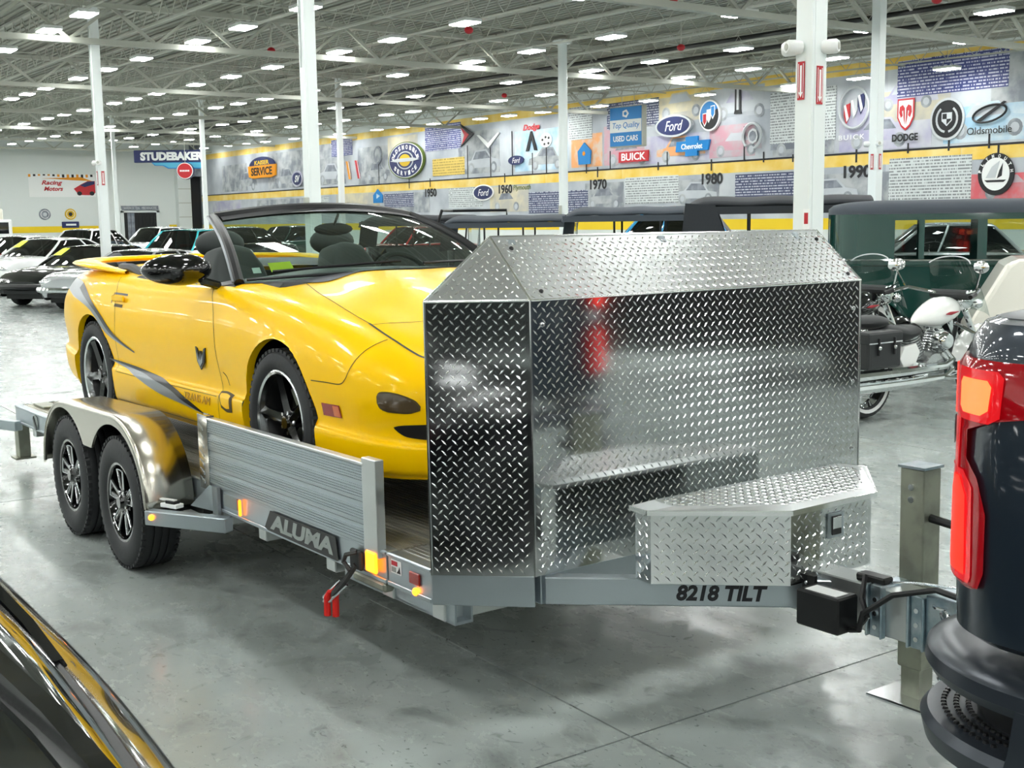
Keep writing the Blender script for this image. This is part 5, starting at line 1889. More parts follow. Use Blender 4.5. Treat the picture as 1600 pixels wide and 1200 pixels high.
# spoiler
path = [(-1.0, -.79, .945), (-1.3, -.8, .965), (-1.6, -.8, .985), (-1.86, -.76, 1.0), (-2.02, -.58, 1.008), (-2.1, -.3, 1.012), (-2.12, 0, 1.014)]
path = path + [(x, -y, z) for x, y, z in path[-2::-1]]
P = [Vector(p) for p in smooth_path(path, 6)]
q = MB()
n8 = 10
for i, p in enumerate(P):
    t = (P[min(i + 1, len(P) - 1)] - P[max(i - 1, 0)]).normalized()
    sd = Vector((0, 0, 1)).cross(t).normalized()
    up_ = t.cross(sd)
    tt = min(i, len(P) - 1 - i) / 12
    ch = lerp(.015, .085, min(1, tt))
    th = lerp(.012, .02, min(1, tt))
    for k in range(n8):
        a = 2 * PI * k / n8
        q.v.append(p + sd * ch * math.cos(a) + up_ * th * math.sin(a))
for i in range(len(P) - 1):
    for k in range(n8):
        q.f.append((i * n8 + k, i * n8 + (k + 1) % n8, (i + 1) * n8 + (k + 1) % n8, (i + 1) * n8 + k))
q.build('spoiler', 'car_yellow', cr_, True)
# ================================================================== pickup at the hitch
mat('truck_blue', '#1d2833', .3, .35, coat=1.0)
mat('bumper_black', '#30363d', .3, .4)
mat('tail_red', '#7a0610', .1, coat=.6, emit='#90040c', estr=.3)
mat('tail_mid', '#c01018', .12, coat=.6, emit='#e0101a', estr=.4)
mat('tail_glow_red', '#ff2a18', .3, emit='#ff2a18', estr=1.0)
mat('tail_glow_orange', '#ff7a3a', .3, emit='#ff7242', estr=1.25)
tk = empty('pickup_truck', TO + Vector((.03, 0, 0)), (0, 0, AZ))
tag(tk, 'dark blue pickup truck towing the trailer, with lit red tail light and corner step bumper', 'truck')


def plan(s, cx=5.1, cy=.78, rx=.2, ry=.22):
    """rear corner outline of the right side (y < 0): s < 0 tailgate, 0..1 corner, > 1 bed side."""
    if s < 0:
        return Vector((cx - rx, -cy - s * .5, 0)), Vector((-1, 0, 0))
    if s > 1:
        return Vector((cx + (s - 1) * .5, -cy - ry, 0)), Vector((0, -1, 0))
    a = s * PI / 2
    return Vector((cx - rx * math.cos(a), -cy - ry * math.sin(a), 0)), Vector((-math.cos(a) / rx, -math.sin(a) / ry, 0)).normalized()


def tk_patch(name, m, zs, sl, sr, off, side=-1, parent=None, n=14, kw={}):
    q = MB()
    for i, z in enumerate(zs):
        a, b = sl[i], sr[i]
        o_ = off[i] if isinstance(off, (list, tuple)) else off
        for k in range(n + 1):
            p, nn = plan(lerp(a, b, k / n), **kw)
            p = p + nn * o_
            q.v.append((p.x, p.y if side < 0 else -p.y, z))
    for i in range(len(zs) - 1):
        for k in range(n):
            a = i * (n + 1) + k
            f = (a, a + 1, a + n + 2, a + n + 1)
            q.f.append(f if side < 0 else f[::-1])
    return q.build(name, m, parent or tk, True)


for sd in (-1, 1):
    zs = [.84, .86, .95, 1.1, 1.25, 1.38, 1.43, 1.47, 1.5, 1.512]
    of = [-.03, 0, .004, .008, .004, 0, -.004, -.014, -.035, -.07]
    tk_patch('bed_side', 'truck_blue', zs, [-.02] * 10, [4.9] * 10, of, sd, n=60)
    tk_patch('tail_light', 'tail_red', [.95, .965, 1.0, 1.12, 1.19, 1.225, 1.285, 1.31, 1.34, 1.41, 1.43], [.15, .06, .02, .02, .05, .2, .2, .12, .05, .05, .15], [.7, .84, .88, .88, .8, .68, .68, .9, 1.25, 1.25, 1.2], [.002] + [.014] * 9 + [.002], sd, n=24)
    tk_patch('tail_lamp', 'tail_glow_red', [.985, 1.0, 1.15, 1.185], [.5, .46, .46, .52], [.72, .72, .7, .62], .0185, sd)
    tk_patch('tail_reflector', 'tail_mid', [.97, .985, 1.17, 1.2], [.3, .2, .2, .35], [.76, .78, .76, .66], .0165, sd)
    tk_patch('neck_glow', 'tail_mid', [1.2, 1.305], [.5, .5], [.58, .6], .0165, sd)
    tk_patch('turn_lamp', 'tail_glow_orange', [1.32, 1.332, 1.38, 1.392], [.64, .6, .6, .63], [.82, .88, .9, .87], .0185, sd)
    tk_patch('lamp_reflector', 'tail_mid', [1.305, 1.32, 1.4, 1.412], [.55, .46, .46, .52], [.88, .96, .98, .94], .0165, sd)
    tk_patch('stop_lamp', 'tail_glow_red', [1.31, 1.325, 1.4, 1.41], [.3, .2, .2, .3], [.5, .5, .5, .5], .0165, sd)
    tk_patch('side_reflector', 'stripe_grey', [1.235, 1.24, 1.29, 1.295], [.1, .02, .02, .1], [.36, .36, .36, .36], .018, sd)
    # cap of the bed rail
    q = MB()
    for i in range(41):
        s_ = lerp(-.02, 4.9, i / 40)
        p, nn = plan(s_)
        for o_, z in ((-.06, 1.51), (-.1, 1.52), (-.13, 1.515), (-.14, 1.35), (-.14, .95)):
            r_ = p + nn * o_
            q.v.append((r_.x, r_.y if sd < 0 else -r_.y, z))
    for i in range(40):
        for j in range(4):
            a = i * 5 + j
            f = (a, a + 1, a + 6, a + 5)
            q.f.append(f if sd < 0 else f[::-1])
    q.build('bed_rail', 'bumper_black', tk, True)
    # bumper bar and corner step
    kw = dict(cx=5.15, cy=.72, rx=.34, ry=.31)
    zs = [.728, .732, .755, .782, .79, .8, .803, .79]
    of = [-.03, 0, .014, .01, .002, -.03, -.06, -.24]
    tk_patch('bumper_bar', 'bumper_black', zs, [-1.44] * 8, [1.35] * 8, of, sd, n=60, kw=kw)
    tk_patch('step_recess', 'dark_plastic', [.62, .72], [-.1, -.1], [1.2, 1.2], -.1, sd, n=24, kw=kw)
    st_ = tk_patch('corner_step', 'bumper_black', [.57, .58, .622, .64, .642, .642], [-.25, -.28, -.3, -.3, -.28, -.25], [1.1] * 6, [-.04, .01, .02, .005, -.02, -.12], sd, n=30, kw=kw)
    q = MB()
    for i in range(26):
        for j in range(4):
            s_ = lerp(-.18, .92, (i + .5 * (j % 2)) / 26)
            p, nn = plan(s_, **kw)
            p = p + nn * (-.03 - .026 * j)
            q.lathe([(.0075, 0), (.006, .005), (0, .006)], (p.x, p.y if sd < 0 else -p.y, .642), 'Z', 6)
    so = q.build('step_grip', 'trim_black', st_, True)
    so['kind'] = 'stuff'
    tk_patch('bumper_end', 'bumper_black', [.565, .58, .66, .75, .79], [.98, .96, 1.0, 1.02, 1.02], [1.4] * 5, [-.01, .012, .014, .012, 0], sd, n=14, kw=kw)
q = MB().box(4.9, 4.93, -.77, .77, .86, 1.5)
tg = q.build('tailgate', 'truck_blue', tk, bevel=.01)
MB().box(4.892, 4.9, -.62, .62, 1.05, 1.3).build('tailgate_panel', 'truck_blue', tg, bevel=.006)
MB().box(4.885, 4.9, -.09, .09, 1.36, 1.42).build('tailgate_handle', 'trim_black', tg, bevel=.008)
MB().box(4.86, 4.9, -.5, .5, 1.49, 1.52).build('tailgate_lip', 'bumper_black', tg, bevel=.01)
MB().box(4.83, 5.0, -.3, .3, .56, .7).build('bumper_centre', 'bumper_black', tk, bevel=.02)
MB().box(4.815, 4.83, -.16, .16, .59, .68).build('number_plate', 'sticker_white', tk)
MB().box(5.05, 7.2, -.88, .88, .86, .92).build('bed_floor', 'bumper_black', tk)
MB().box(7.2, 7.24, -.95, .95, .86, 1.5).build('bed_front', 'truck_blue', tk)
MB().box(4.62, 5.3, -.03, .03, .34, .4).box(5.0, 5.3, -.05, .05, .33, .42).box(5.15, 5.25, -.6, .6, .4, .5).build('hitch_receiver', 'satin_black', tk)
MB().box(5.3, 10.2, -.5, -.4, .5, .66).box(5.3, 10.2, .4, .5, .5, .66).build('chassis_rail', 'satin_black', tk)
cabz = [(7.26, .62), (7.26, 1.5), (7.4, 1.92), (7.7, 1.97), (8.7, 1.97), (9.5, 1.5), (10.9, 1.38), (11.0, 1.2), (11.0, .62)]
MB().prism(cabz, -.98, .98, lambda u, v, ww: (u, ww * (1 if v < 1.55 else .86), v)).build('cab', 'truck_blue', tk, bevel=.05, seg=2)
for sd in (-1, 1):
    MB().prism([(7.5, 1.52), (7.58, 1.86), (8.6, 1.88), (9.2, 1.52)], .975, .9, lambda u, v, ww: (u, sd * (ww - .1 * (v - 1.5) / .4 + .01), v)).build('cab_window', 'dark_glass', tk)
    for wx in (6.35, 10.0):
        wheel('wheel', tk, (wx, sd * .86, .42), .42, .28, .25, 'sport', -sd)
    MB().lathe([(.5, 0), (.5, .03), (.42, .03)], (6.35, sd * 1.0 if sd > 0 else -1.03, .5), 'Y', 24, sweep=PI).build('wheel_arch', 'bumper_black', tk)

# ================================================================== generic cars for the hall
mat('glass_black', '#101416', .06, 0, coat=1.0)
mat('paint_black', '#08090b', .16, .0, coat=1.0)
mat('paint_white', '#e4e7e6', .25, 0, coat=1.0)
mat('paint_silver', '#b9bdbf', .25, .5, coat=1.0)
mat('paint_red', '#c01f22', .25, 0, coat=1.0)
mat('paint_teal', '#2fb6bf', .25, 0, coat=1.0)
mat('paint_blue', '#1d5a7d', .25, 0, coat=1.0)
mat('paint_sky', '#3aa0d4', .25, 0, coat=1.0)
mat('paint_green', '#0f3a33', .14, 0, coat=1.0)
mat('paint_cream', '#e9e6da', .3, 0, coat=.8)
mat('cloth_top', '#3b424a', .7, bump=.05, bscale=30)
mat('cloth_dark', '#23272c', .7, bump=.05, bscale=30)
mat('seat_red', '#9c2430', .6)
mat('price_tag', '#e6f04a', .6)


def gcar(name, label, loc, yaw, L, W_, H, belt, paint, roof_paint=None, wheels='black', gh=(-.34, .2, -.17, .05), glass='dark_glass', chrome=False, tagc=None, seats=None, nose=(.52, .62), round_lamps=False):
    c = empty(name, loc, (0, 0, yaw))
    tag(c, label, 'car')
    hw = W_ / 2
    R = .32
    ZS = pch([-.5, -.47, -.4, -.2, 0, .2, .4, .47, .5], [nose[1] * .95, .92 * belt, .97 * belt, belt, .985 * belt, .95 * belt, lerp(nose[1], belt, .55), nose[1], nose[0]])
    WF = pch([-.5, -.46, -.38, -.2, .1, .3, .4, .46, .5], [.72 * hw, .9 * hw, .97 * hw, hw, hw, hw, .96 * hw, .86 * hw, .66 * hw])
    ZB = pch([-.5, -.4, 0, .42, .5], [.36, .24, .2, .22, .3])
    ax = (.3 * L, -.29 * L)

    def sec(x, v):
        u = x / L
        w_, zs, z0 = WF(u), ZS(u), ZB(u)
        h = zs - z0
        k = [(w_ - .06, z0), (w_, z0 + .28 * h), (w_ + .005, z0 + .6 * h), (w_ - .03, z0 + .86 * h), (w_ - .14, zs), (w_ * .45, zs + .05), (0, zs + .06)]
        i = min(5, int(v))
        g = lambda j: k[j] if 0 <= j < 7 else ((k[0][0], k[0][1] - .05) if j < 0 else (-k[5][0], k[5][1]))
        return cat(g(i - 1), g(i), g(i + 1), g(i + 2), v - i)
    nx, nv = 64, 24
    for s in (-1, 1):
        mb = MB()
        ins = []
        for i in range(nx + 1):
            x = lerp(-L / 2, L / 2, i / nx)
            for j in range(nv + 1):
                y, z = sec(x, 6 * j / nv)
                mb.v.append((x, s * y, z))
                t = None
                for a in ax:
                    if math.hypot(x - a, z - R) < R + .05 and y > hw * .6:
                        t = a
                ins.append(t)
        used = set()
        for i in range(nx):
            for j in range(nv):
                a = i * (nv + 1) + j
                q = (a, a + 1, a + nv + 2, a + nv + 1)
                if all(ins[k] is not None for k in q):
                    continue
                used.update(q)
                mb.f.append(q if s < 0 else q[::-1])
        for k in used:
            if ins[k] is not None:
                x, y, z = mb.v[k]
                d_ = math.hypot(x - ins[k], z - R) or 1e-4
                mb.v[k] = (ins[k] + (x - ins[k]) * (R + .05) / d_, y, R + (z - R) * (R + .05) / d_)
        mb.build('body_side', paint, c, True, angle=50)
        for a in ax:
            MB().lathe([(R + .055, -.1), (R + .055, .26)], (a, s * hw - (.06 if s > 0 else -.06) - s * .13, R), 'Y', 20, sweep=PI * 1.3, start=-.15 * PI).build('wheel_well', 'trim_black', c)
            wheel('wheel', c, (a, s * (hw - .1), R), R, .2, .2, wheels, -s)
    for x in (-L / 2, L / 2):
        ring = [(x, -sec(x, j * .5)[0], sec(x, j * .5)[1]) for j in range(13)] + [(x, sec(x, 6 - j * .5)[0], sec(x, 6 - j * .5)[1]) for j in range(13)]
        MB().add(ring, [tuple(range(26))]).build('end_panel', paint, c)
    MB().box(-.44 * L, .44 * L, -hw * .7, hw * .7, .18, .3).build('underbody', 'trim_black', c)
    # greenhouse
    a0, a1, b0, b1 = [g_ * L for g_ in gh]
    yb, yt = hw - .15, hw * .66
    zb0 = belt * .99

    def base(u, s):
        x = lerp(a0, a1, u)
        e = abs(2 * u - 1) ** 4
        return Vector((x, s * (yb - .05 * e), ZS(x / L) + .005))

    def roof(u, s):
        x = lerp(b0, b1, u)
        e = abs(2 * u - 1) ** 4
        return Vector((x, s * (yt - .05 * e), H - .05 - .03 * e))
    for s in (-1, 1):
        MB().grid(lambda u, t: base(u, s).lerp(roof(u, s), t) + Vector((0, s * .03 * math.sin(PI * t), 0)), 16, 4).build('side_glass', glass, c, True)
        for u in (.0, .36, 1.0):
            MB().tube([base(u, s).lerp(roof(u, s), t / 4) + Vector((0, s * .03 * math.sin(PI * t / 4), 0)) for t in range(5)], .03 if u != .36 else .022, 6).build('pillar', roof_paint or paint, c, True)
        MB().tube([base(k / 12, s) for k in range(13)], .014, 5).build('belt_trim', 'chrome' if chrome else 'trim_black', c, True)
        MB().tube([roof(k / 12, s) for k in range(13)], .02, 5).build('roof_trim', roof_paint or paint, c, True)
    for u, nm in ((1.0, 'windscreen'), (0.0, 'rear_window')):
        def scr(p, t, u=u):
            y = lerp(-1, 1, p)
            b = base(u, 1)
            r = roof(u, 1)
            bow = (.12 if u else -.1) * (1 - y * y)
            q_ = Vector((lerp(b.x, r.x, t) + bow * lerp(1, .5, t), y * lerp(b.y, r.y, t), lerp(b.z, r.z, t) + .03 * (1 - y * y)))
            return q_
        MB().grid(scr, 14, 6).build(nm, glass, c, True)
    MB().grid(lambda p, t: (lerp(b0, b1, p) + (.05 if p > .5 else -.05) * (1 - (2 * t - 1) ** 2) * abs(2 * p - 1), lerp(-yt, yt, t), H - .05 + .05 * (1 - (2 * t - 1) ** 2) * 1.0 - .03 * abs(2 * p - 1) ** 4), 14, 12).build('roof', roof_paint or paint, c, True)
    for y in (-.36, .36):
        q = MB().box(-.55, -.4, y - .24, y + .24, .4, belt + .12).box(-.5, .0, y - .25, y + .25, .35, .5)
        so_ = q.build('seat', seats or 'leather_grey', c, bevel=.05, seg=2)
        so_.location = ((a0 + a1) / 2 + .2, 0, 0)
    MB().box(a1 - .4, a1 - .05, -yb + .1, yb - .1, .5, belt - .06).build('dashboard', 'leather', c)
    # lamps, bumpers, grille
    xf = L / 2
    for s in (-1, 1):
        if round_lamps:
            MB().lathe([(0, .05), (.06, .04), (.09, 0), (.1, -.05)], (xf - .1, s * hw * .7, nose[0] + .04), 'X', 16).build('headlamp', 'chrome', c, True)
        else:
            MB().ball((xf - .1, s * hw * .62, (nose[0] + nose[1]) / 2 - .04), .1, 12, 8, (.9, 1.6, .6)).build('headlamp', 'glass_black' if paint == 'paint_black' else 'machined', c, True)
        MB().ball((-xf + .05, s * hw * .6, .72 * belt), .08, 10, 6, (.6, 2.0, .8)).build('tail_lamp', 'red_lens', c, True)
    bm_ = 'chrome' if chrome else ('trim_black' if paint == 'paint_black' else paint)
    for e in (-1, 1):
        MB().tube([(e * (xf - .2), -hw * .92, .45), (e * (xf - .02), -hw * .7, .45), (e * (xf + .05), 0, .45), (e * (xf - .02), hw * .7, .45), (e * (xf - .2), hw * .92, .45)], .065, 8).build('bumper', bm_, c, True)
    MB().box(xf - .03, xf + .03, -hw * .5, hw * .5, .3, .38).build('grille', 'trim_black', c, bevel=.01)
    if tagc:
        MB().grid(lambda p, t: scr0(p, t), 1, 1) if False else None
        q = MB()
        b = base(1.0, 1)
        r = roof(1.0, 1)
        q.grid(lambda p, t: (lerp(b.x, r.x, lerp(.55, .95, t)) + .1, -lerp(b.y, r.y, lerp(.55, .95, t)) * lerp(.9, .55, p), lerp(b.z, r.z, lerp(.55, .95, t)) + .03), 2, 2)
        q.build('price_tag', 'price_tag', c)
    return c


# black glossy coupe right beside the camera
gcar('black_coupe', 'glossy black coupe standing beside the trailer, reflecting the yellow car', (-3.3, -.3, 0), PI, 4.7, 1.92, 1.17, .92, 'paint_black', gh=(-.42, .1, -.22, .0), glass='glass_black', nose=(.45, .55))
# show cars at the far left
gcar('show_car', 'black coupe with yellow price strip among the parked cars behind the convertible', (-28.1, 7.9, 0), -.95, 4.7, 1.85, 1.28, .86, 'paint_black', glass='dark_glass', tagc=True, nose=(.5, .6))
gcar('show_car', 'silver car with low nose between the black coupe and the convertible', (-26.0, 8.3, 0), -.95, 4.8, 1.8, 1.2, .82, 'paint_silver', chrome=True, nose=(.6, .68))
gcar('show_car', 'white coupe with red seats behind the black coupe', (-33.6, 8.3, 0), -.95, 5.0, 1.9, 1.4, .95, 'paint_white', wheels='chrome', seats='seat_red', tagc=True, nose=(.66, .76))
gcar('show_car', 'red car with white roof behind the white coupe', (-37.0, 8.3, 0), -.95, 4.8, 1.85, 1.45, .95, 'paint_red', roof_paint='paint_white', wheels='chrome', nose=(.66, .8))
gcar('show_car', 'dark blue rounded car with white roof near the end wall', (-41.2, 11.2, 0), -.95, 4.6, 1.85, 1.6, 1.05, 'paint_blue', roof_paint='paint_white', wheels='whitewall', chrome=True, gh=(-.36, .12, -.24, .02), round_lamps=True, nose=(.7, .9))
gcar('show_car', 'white and turquoise hardtop with red seats behind the convertible', (-33.2, 11.8, 0), -.95, 5.0, 1.95, 1.58, 1.02, 'paint_white', roof_paint='paint_teal', wheels='whitewall', chrome=True, gh=(-.34, .14, -.24, .02), seats='seat_red', round_lamps=True, nose=(.75, .92))
gcar('show_car', 'black sedan parked before the end wall doorway', (-38.4, 15.0, 0), -1.5, 4.9, 1.9, 1.6, 1.05, 'paint_black', wheels='whitewall', chrome=True, gh=(-.36, .12, -.24, .02), round_lamps=True, nose=(.75, .92))
gcar('show_car', 'white sedan with chrome bumpers near the round wall signs', (-45.4, 15.0, 0), -1.2, 4.9, 1.9, 1.62, 1.05, 'paint_white', wheels='chrome', chrome=True, gh=(-.36, .12, -.24, .02), round_lamps=True, nose=(.75, .92))
gcar('show_car', 'dark green sedan parked in the second row near the end wall', (-41.6, 18.6, 0), -1.3, 4.8, 1.85, 1.6, 1.05, 'paint_green', wheels='whitewall', chrome=True, gh=(-.36, .12, -.24, .02), round_lamps=True, nose=(.75, .92))
gcar('show_car', 'sky blue sedan with chrome trim behind the soft top cars', (-18.4, 17.6, 0), .785, 4.9, 1.9, 1.95, 1.2, 'paint_sky', wheels='whitewall', chrome=True, gh=(-.36, .12, -.24, .02), round_lamps=True, nose=(.75, .92))
gcar('show_car', 'silver sedan seen through the green sedan windows by the mural', (-14.0, 20.6, 0), .785, 4.9, 1.9, 1.55, 1.0, 'paint_silver', wheels='whitewall', chrome=True, gh=(-.36, .12, -.24, .02), round_lamps=True, nose=(.75, .92))
gcar('show_car', 'white sedan parked along the mural near the twin pipes', (-8.6, 24.6, 0), .785, 4.9, 1.9, 1.55, 1.0, 'paint_white', wheels='whitewall', chrome=True, gh=(-.36, .12, -.24, .02), round_lamps=True, nose=(.75, .92))
gcar('show_car', 'red sedan parked in the row along the mural beyond the turquoise hardtop', (-34, 19.5, 0), -1.5, 4.9, 1.9, 1.55, 1.0, 'paint_red', wheels='whitewall', chrome=True, gh=(-.36, .12, -.24, .02), round_lamps=True, nose=(.75, .92))

# white delivery truck near the end wall
e = empty('delivery_truck', (-47.5, 8.9, 0), (0, 0, .2))
tag(e, 'old white delivery truck with slatted grille standing before the end wall', 'truck')
MB().box(-2.2, .9, -1.0, 1.0, .7, 2.35).build('box_body', 'paint_cream', e, bevel=.12, seg=3)
MB().box(.9, 1.7, -.95, .95, .6, 1.95).build('cab', 'paint_white', e, bevel=.1, seg=3)
MB().box(1.7, 2.6, -.6, .6, .6, 1.35).build('hood', 'paint_white', e, bevel=.1, seg=3)
for k in range(5):
    MB().box(2.6, 2.63, -.45, .45, .75 + k * .11, .79 + k * .11).build('grille_bar', 'trim_black', e)
MB().box(1.695, 1.71, -.8, .8, 1.45, 1.85).build('windscreen', 'glass_black', e)
for s in (-1, 1):
    MB().lathe([(0, .05), (.1, .03), (.12, 0), (.12, -.15)], (2.5, s * .75, 1.05), 'X', 14).build('headlamp', 'chrome', e, True)
    for wx in (-1.3, 2.0):
        wheel('wheel', e, (wx, s * .85, .38), .38, .2, .22, 'chrome', -s)

# ================================================================== prewar cars
def fender_arc(cx, cy, R, wd, a0, a1, n=16, tail=None):
    q = MB()
    pts = [(cx + R * math.cos(lerp(a0, a1, k / n)), R * math.sin(lerp(a0, a1, k / n))) for k in range(n + 1)]
    if tail:
        pts += tail
    for x, z in pts:
        for j in range(7):
            t = lerp(-1, 1, j / 6)
            q.v.append((x, cy + wd / 2 * t, z + .38 - .07 * t * t))
    for i in range(len(pts) - 1):
        for j in range(6):
            a = i * 7 + j
            q.f.append((a, a + 1, a + 8, a + 7))
    return q


def vintage(label, loc, yaw, paint, roofm, style='sedan', zr=1.86, ws='whitewall'):
    c = empty('vintage_car', loc, (0, 0, yaw))
    tag(c, label, 'car')
    wy = .72

    def tub(u, t):
        # rounded rear half outline swept up
        x = lerp(-1.75, .75, u)
        e = max(0, (-.9 - x) / .85)
        y = wy * math.sqrt(max(0, 1 - e ** 3.0)) * lerp(.94, 1.0, t)
        return x, y, lerp(.5, 1.14, t)
    for s in (-1, 1):
        MB().grid(lambda u, t: (tub(u, t)[0], s * tub(u, t)[1], tub(u, t)[2]), 34, 6).build('body_side', paint, c, True)
        MB().tube([(tub(u / 30, 1)[0], s * (tub(u / 30, 1)[1] + .006), 1.14) for u in range(31)], .014, 6).build('belt_moulding', paint, c, True)
        MB().box(-.9, .75, s * .75 - .14, s * .75 + .14, .36, .4).build('running_board', 'trim_black', c)
        fender_arc(-1.25, s * .8, .47, .3, -.25, PI * 1.02).build('rear_fender', paint if style == 'sedan' else 'paint_black', c, True)
        fender_arc(1.65, s * .8, .48, .3, -.1, PI * .8, tail=[(1.1, .18), (.85, .05), (.7, .0)]).build('front_fender', paint if style == 'sedan' else 'paint_black', c, True)
        wheel('wheel', c, (-1.25, s * .74, .38), .38, .13, .25, ws, -s)
        wheel('wheel', c, (1.65, s * .74, .38), .38, .13, .25, ws, -s)
        MB().lathe([(0, .1), (.08, .09), (.11, .03), (.1, -.06), (.04, -.12), (0, -.13)], (2.05, s * .5, .95), 'X', 16).build('headlamp', 'chrome', c, True)
        hp = [(x_, s * y_, z_) for x_, y_, z_ in ()]
        MB().grid(lambda u, t: (lerp(.75, 2.0, u), s * lerp(.62, .32, u) * math.cos(t * PI / 2) ** .5, lerp(.62, lerp(1.14, 1.08, u), math.sin(t * PI / 2) ** .7)), 8, 10).build('hood_side', paint, c, True)
    MB().box(-1.7, .8, -.68, .68, .48, .56).build('floor_pan', 'trim_black', c)
    MB().prism([(-.3, .6), (.3, .6), (.32, 1.0), (.2, 1.12), (-.2, 1.12), (-.32, 1.0)], 2.0, 2.06, lambda u, v, ww: (ww, u, v)).build('radiator', 'chrome', c)
    for k in range(6):
        MB().box(2.06, 2.068, -.25 + k * .09, -.21 + k * .09, .64, 1.06).build('grille_bar', 'trim_black', c)
    MB().tube([(2.3, -.75, .5), (2.35, 0, .5), (2.3, .75, .5)], .03, 6).build('bumper', 'chrome', c, True)
    MB().tube([(-2.0, -.7, .52), (-2.05, 0, .52), (-2.0, .7, .52)], .03, 6).build('bumper', 'chrome', c, True)
    MB().box(-1.2, -.75, -.6, .6, .56, 1.1).build('rear_seat', 'leather_grey', c, bevel=.06, seg=2)
    MB().box(-.1, .15, -.6, .6, .56, 1.12).build('front_seat', 'leather_grey', c, bevel=.06, seg=2)
    if style == 'sedan':
        def rf(u, t):
            x = lerp(-1.75, .75, u)
            e = max(0, (-.9 - x) / .85)
            k_ = math.sqrt(max(0.0, 1 - e ** 3.0))
            y = (wy - .03) * k_
            a = t * PI / 2
            return x, y * math.cos(a) ** .35 if t < 1 else 0, zr - .16 + .16 * math.sin(a) ** .8 * lerp(.4, 1, k_)
        for s in (-1, 1):
            MB().grid(lambda u, t: (rf(u, t)[0], s * rf(u, t)[1], rf(u, t)[2]), 40, 12).build('roof', roofm, c, True)
            # upper side: solid rear quarter, pillars and rails round three windows
            def upper(x0, x1, z0, z1, nm):
                MB().grid(lambda u, t: (lerp(x0, x1, u), s * lerp(tub((lerp(x0, x1, u) + 1.75) / 2.5, 1)[1], rf((lerp(x0, x1, u) + 1.75) / 2.5, 0)[1], (lerp(z0, z1, t) - 1.14) / (zr - .16 - 1.14)), lerp(z0, z1, t)), max(2, int((x1 - x0) * 14)), 4).build(nm, paint, c, True)
            zt = zr - .16
            upper(-1.75, -.98, 1.14, zt, 'rear_quarter')
            upper(-.98, .72, zt - .07, zt, 'window_header')
            upper(-.98, .72, 1.14, 1.2, 'window_sill')
            for x0, x1 in ((-.72, -.66), (-.1, .0), (.66, .72)):
                upper(x0, x1, 1.2, zt - .07, 'pillar')
            for x0, x1 in ((-.98, -.72), (-.66, -.1), (.0, .66)):
                MB().grid(lambda u, t: (lerp(x0, x1, u), s * (wy - .03), lerp(1.2, zt - .07, t)), 2, 2).build('window_pane', 'clear_shield', c)
            MB().tube([(tub(u / 30, 1)[0], s * (tub(u / 30, 1)[1] + .01), 1.2) for u in range(29)], .01, 5).build('chrome_strip', 'chrome', c, True)
        MB().grid(lambda u, t: (.74, lerp(-.66, .66, u), lerp(1.16, zt, t)), 2, 2).build('windscreen', 'clear_shield', c)
    else:
        def rs(u, t):
            x = lerp(-1.7, .75, u)
            y = lerp(-.72, .72, t)
            e = abs(2 * t - 1) ** 3
            dr = .12 * max(0, 1 - u * 9) ** 2
            return (x, y, zr - .1 * e - dr - .02 * math.cos(u * PI * 6) * .4)
        MB().grid(rs, 30, 14).build('soft_top', roofm, c, True).modifiers.new('thick', 'SOLIDIFY').thickness = .04
        for s in (-1, 1):
            MB().grid(lambda u, t: (lerp(-1.7, .75, u), s * .73, zr - .1 - .1 * t), 12, 2).build('top_valance', roofm, c, True)
            for x in (-.85, -.1, .7):
                MB().tube([(x, s * .69, 1.12), (x + (.06 if x > .5 else 0), s * .71, zr - .1)], .02, 6).build('top_bow', 'trim_black', c, True)
            if style == 'curtain':
                MB().prism([(-1.78, 1.12), (-1.7, zr - .05), (-1.3, zr - .08), (-1.05, 1.12)], .715, .735, lambda u, v, ww: (u, s * ww, v)).build('rear_curtain', 'cloth_dark', c)
        MB().grid(lambda u, t: (lerp(-1.74, -1.66, t), lerp(-.7, .7, u), lerp(1.12, zr - .08, t)), 6, 4).build('rear_curtain', 'cloth_dark', c)
        MB().grid(lambda u, t: (lerp(-1.756, -1.7, t), lerp(-.25, .25, u), lerp(1.4, 1.6, t)), 2, 2).build('rear_pane', 'logo_silver', c)
        MB().grid(lambda u, t: (.76, lerp(-.62, .62, u), lerp(1.14, zr - .12, t)), 2, 2).build('windscreen', 'clear_shield', c)
        MB().tube([(.76, -.62, 1.14), (.76, -.62, zr - .12), (.76, .62, zr - .12), (.76, .62, 1.14)], .014, 6).build('windscreen_frame', 'chrome', c, True)
    return c


vintage('dark green prewar sedan with pale roof behind the white motorcycle', (-8.55, 12.6, 0), .66, 'paint_green', 'cloth_top', 'sedan', 1.88)
vintage('black soft top touring car with rear curtain behind the checker plate guard', (-11.5, 13.0, 0), .785, 'paint_black', 'cloth_dark', 'curtain', 1.95)
vintage('prewar car with grey soft top between the two darker soft top cars', (-15.3, 13.8, 0), .785, 'paint_black', 'cloth_top', 'touring', 1.86)
v3 = vintage('prewar car with slate soft top and roof bar next to the windscreen of the convertible', (-19.3, 13.9, 0), .785, 'paint_black', 'cloth_top', 'touring', 1.76)
MB().tube([(-1.9, -.6, 1.3), (-1.7, -.6, 1.9), (-1.7, .3, 1.9), (-.6, .3, 1.9), (-.6, .3, 1.74)], .03, 6).build('roof_bar', 'trim_black', v3, True)
vintage('black prewar car partly hidden behind the yellow convertible windscreen', (-23.6, 14.4, 0), .785, 'paint_black', 'cloth_dark', 'touring', 1.8)

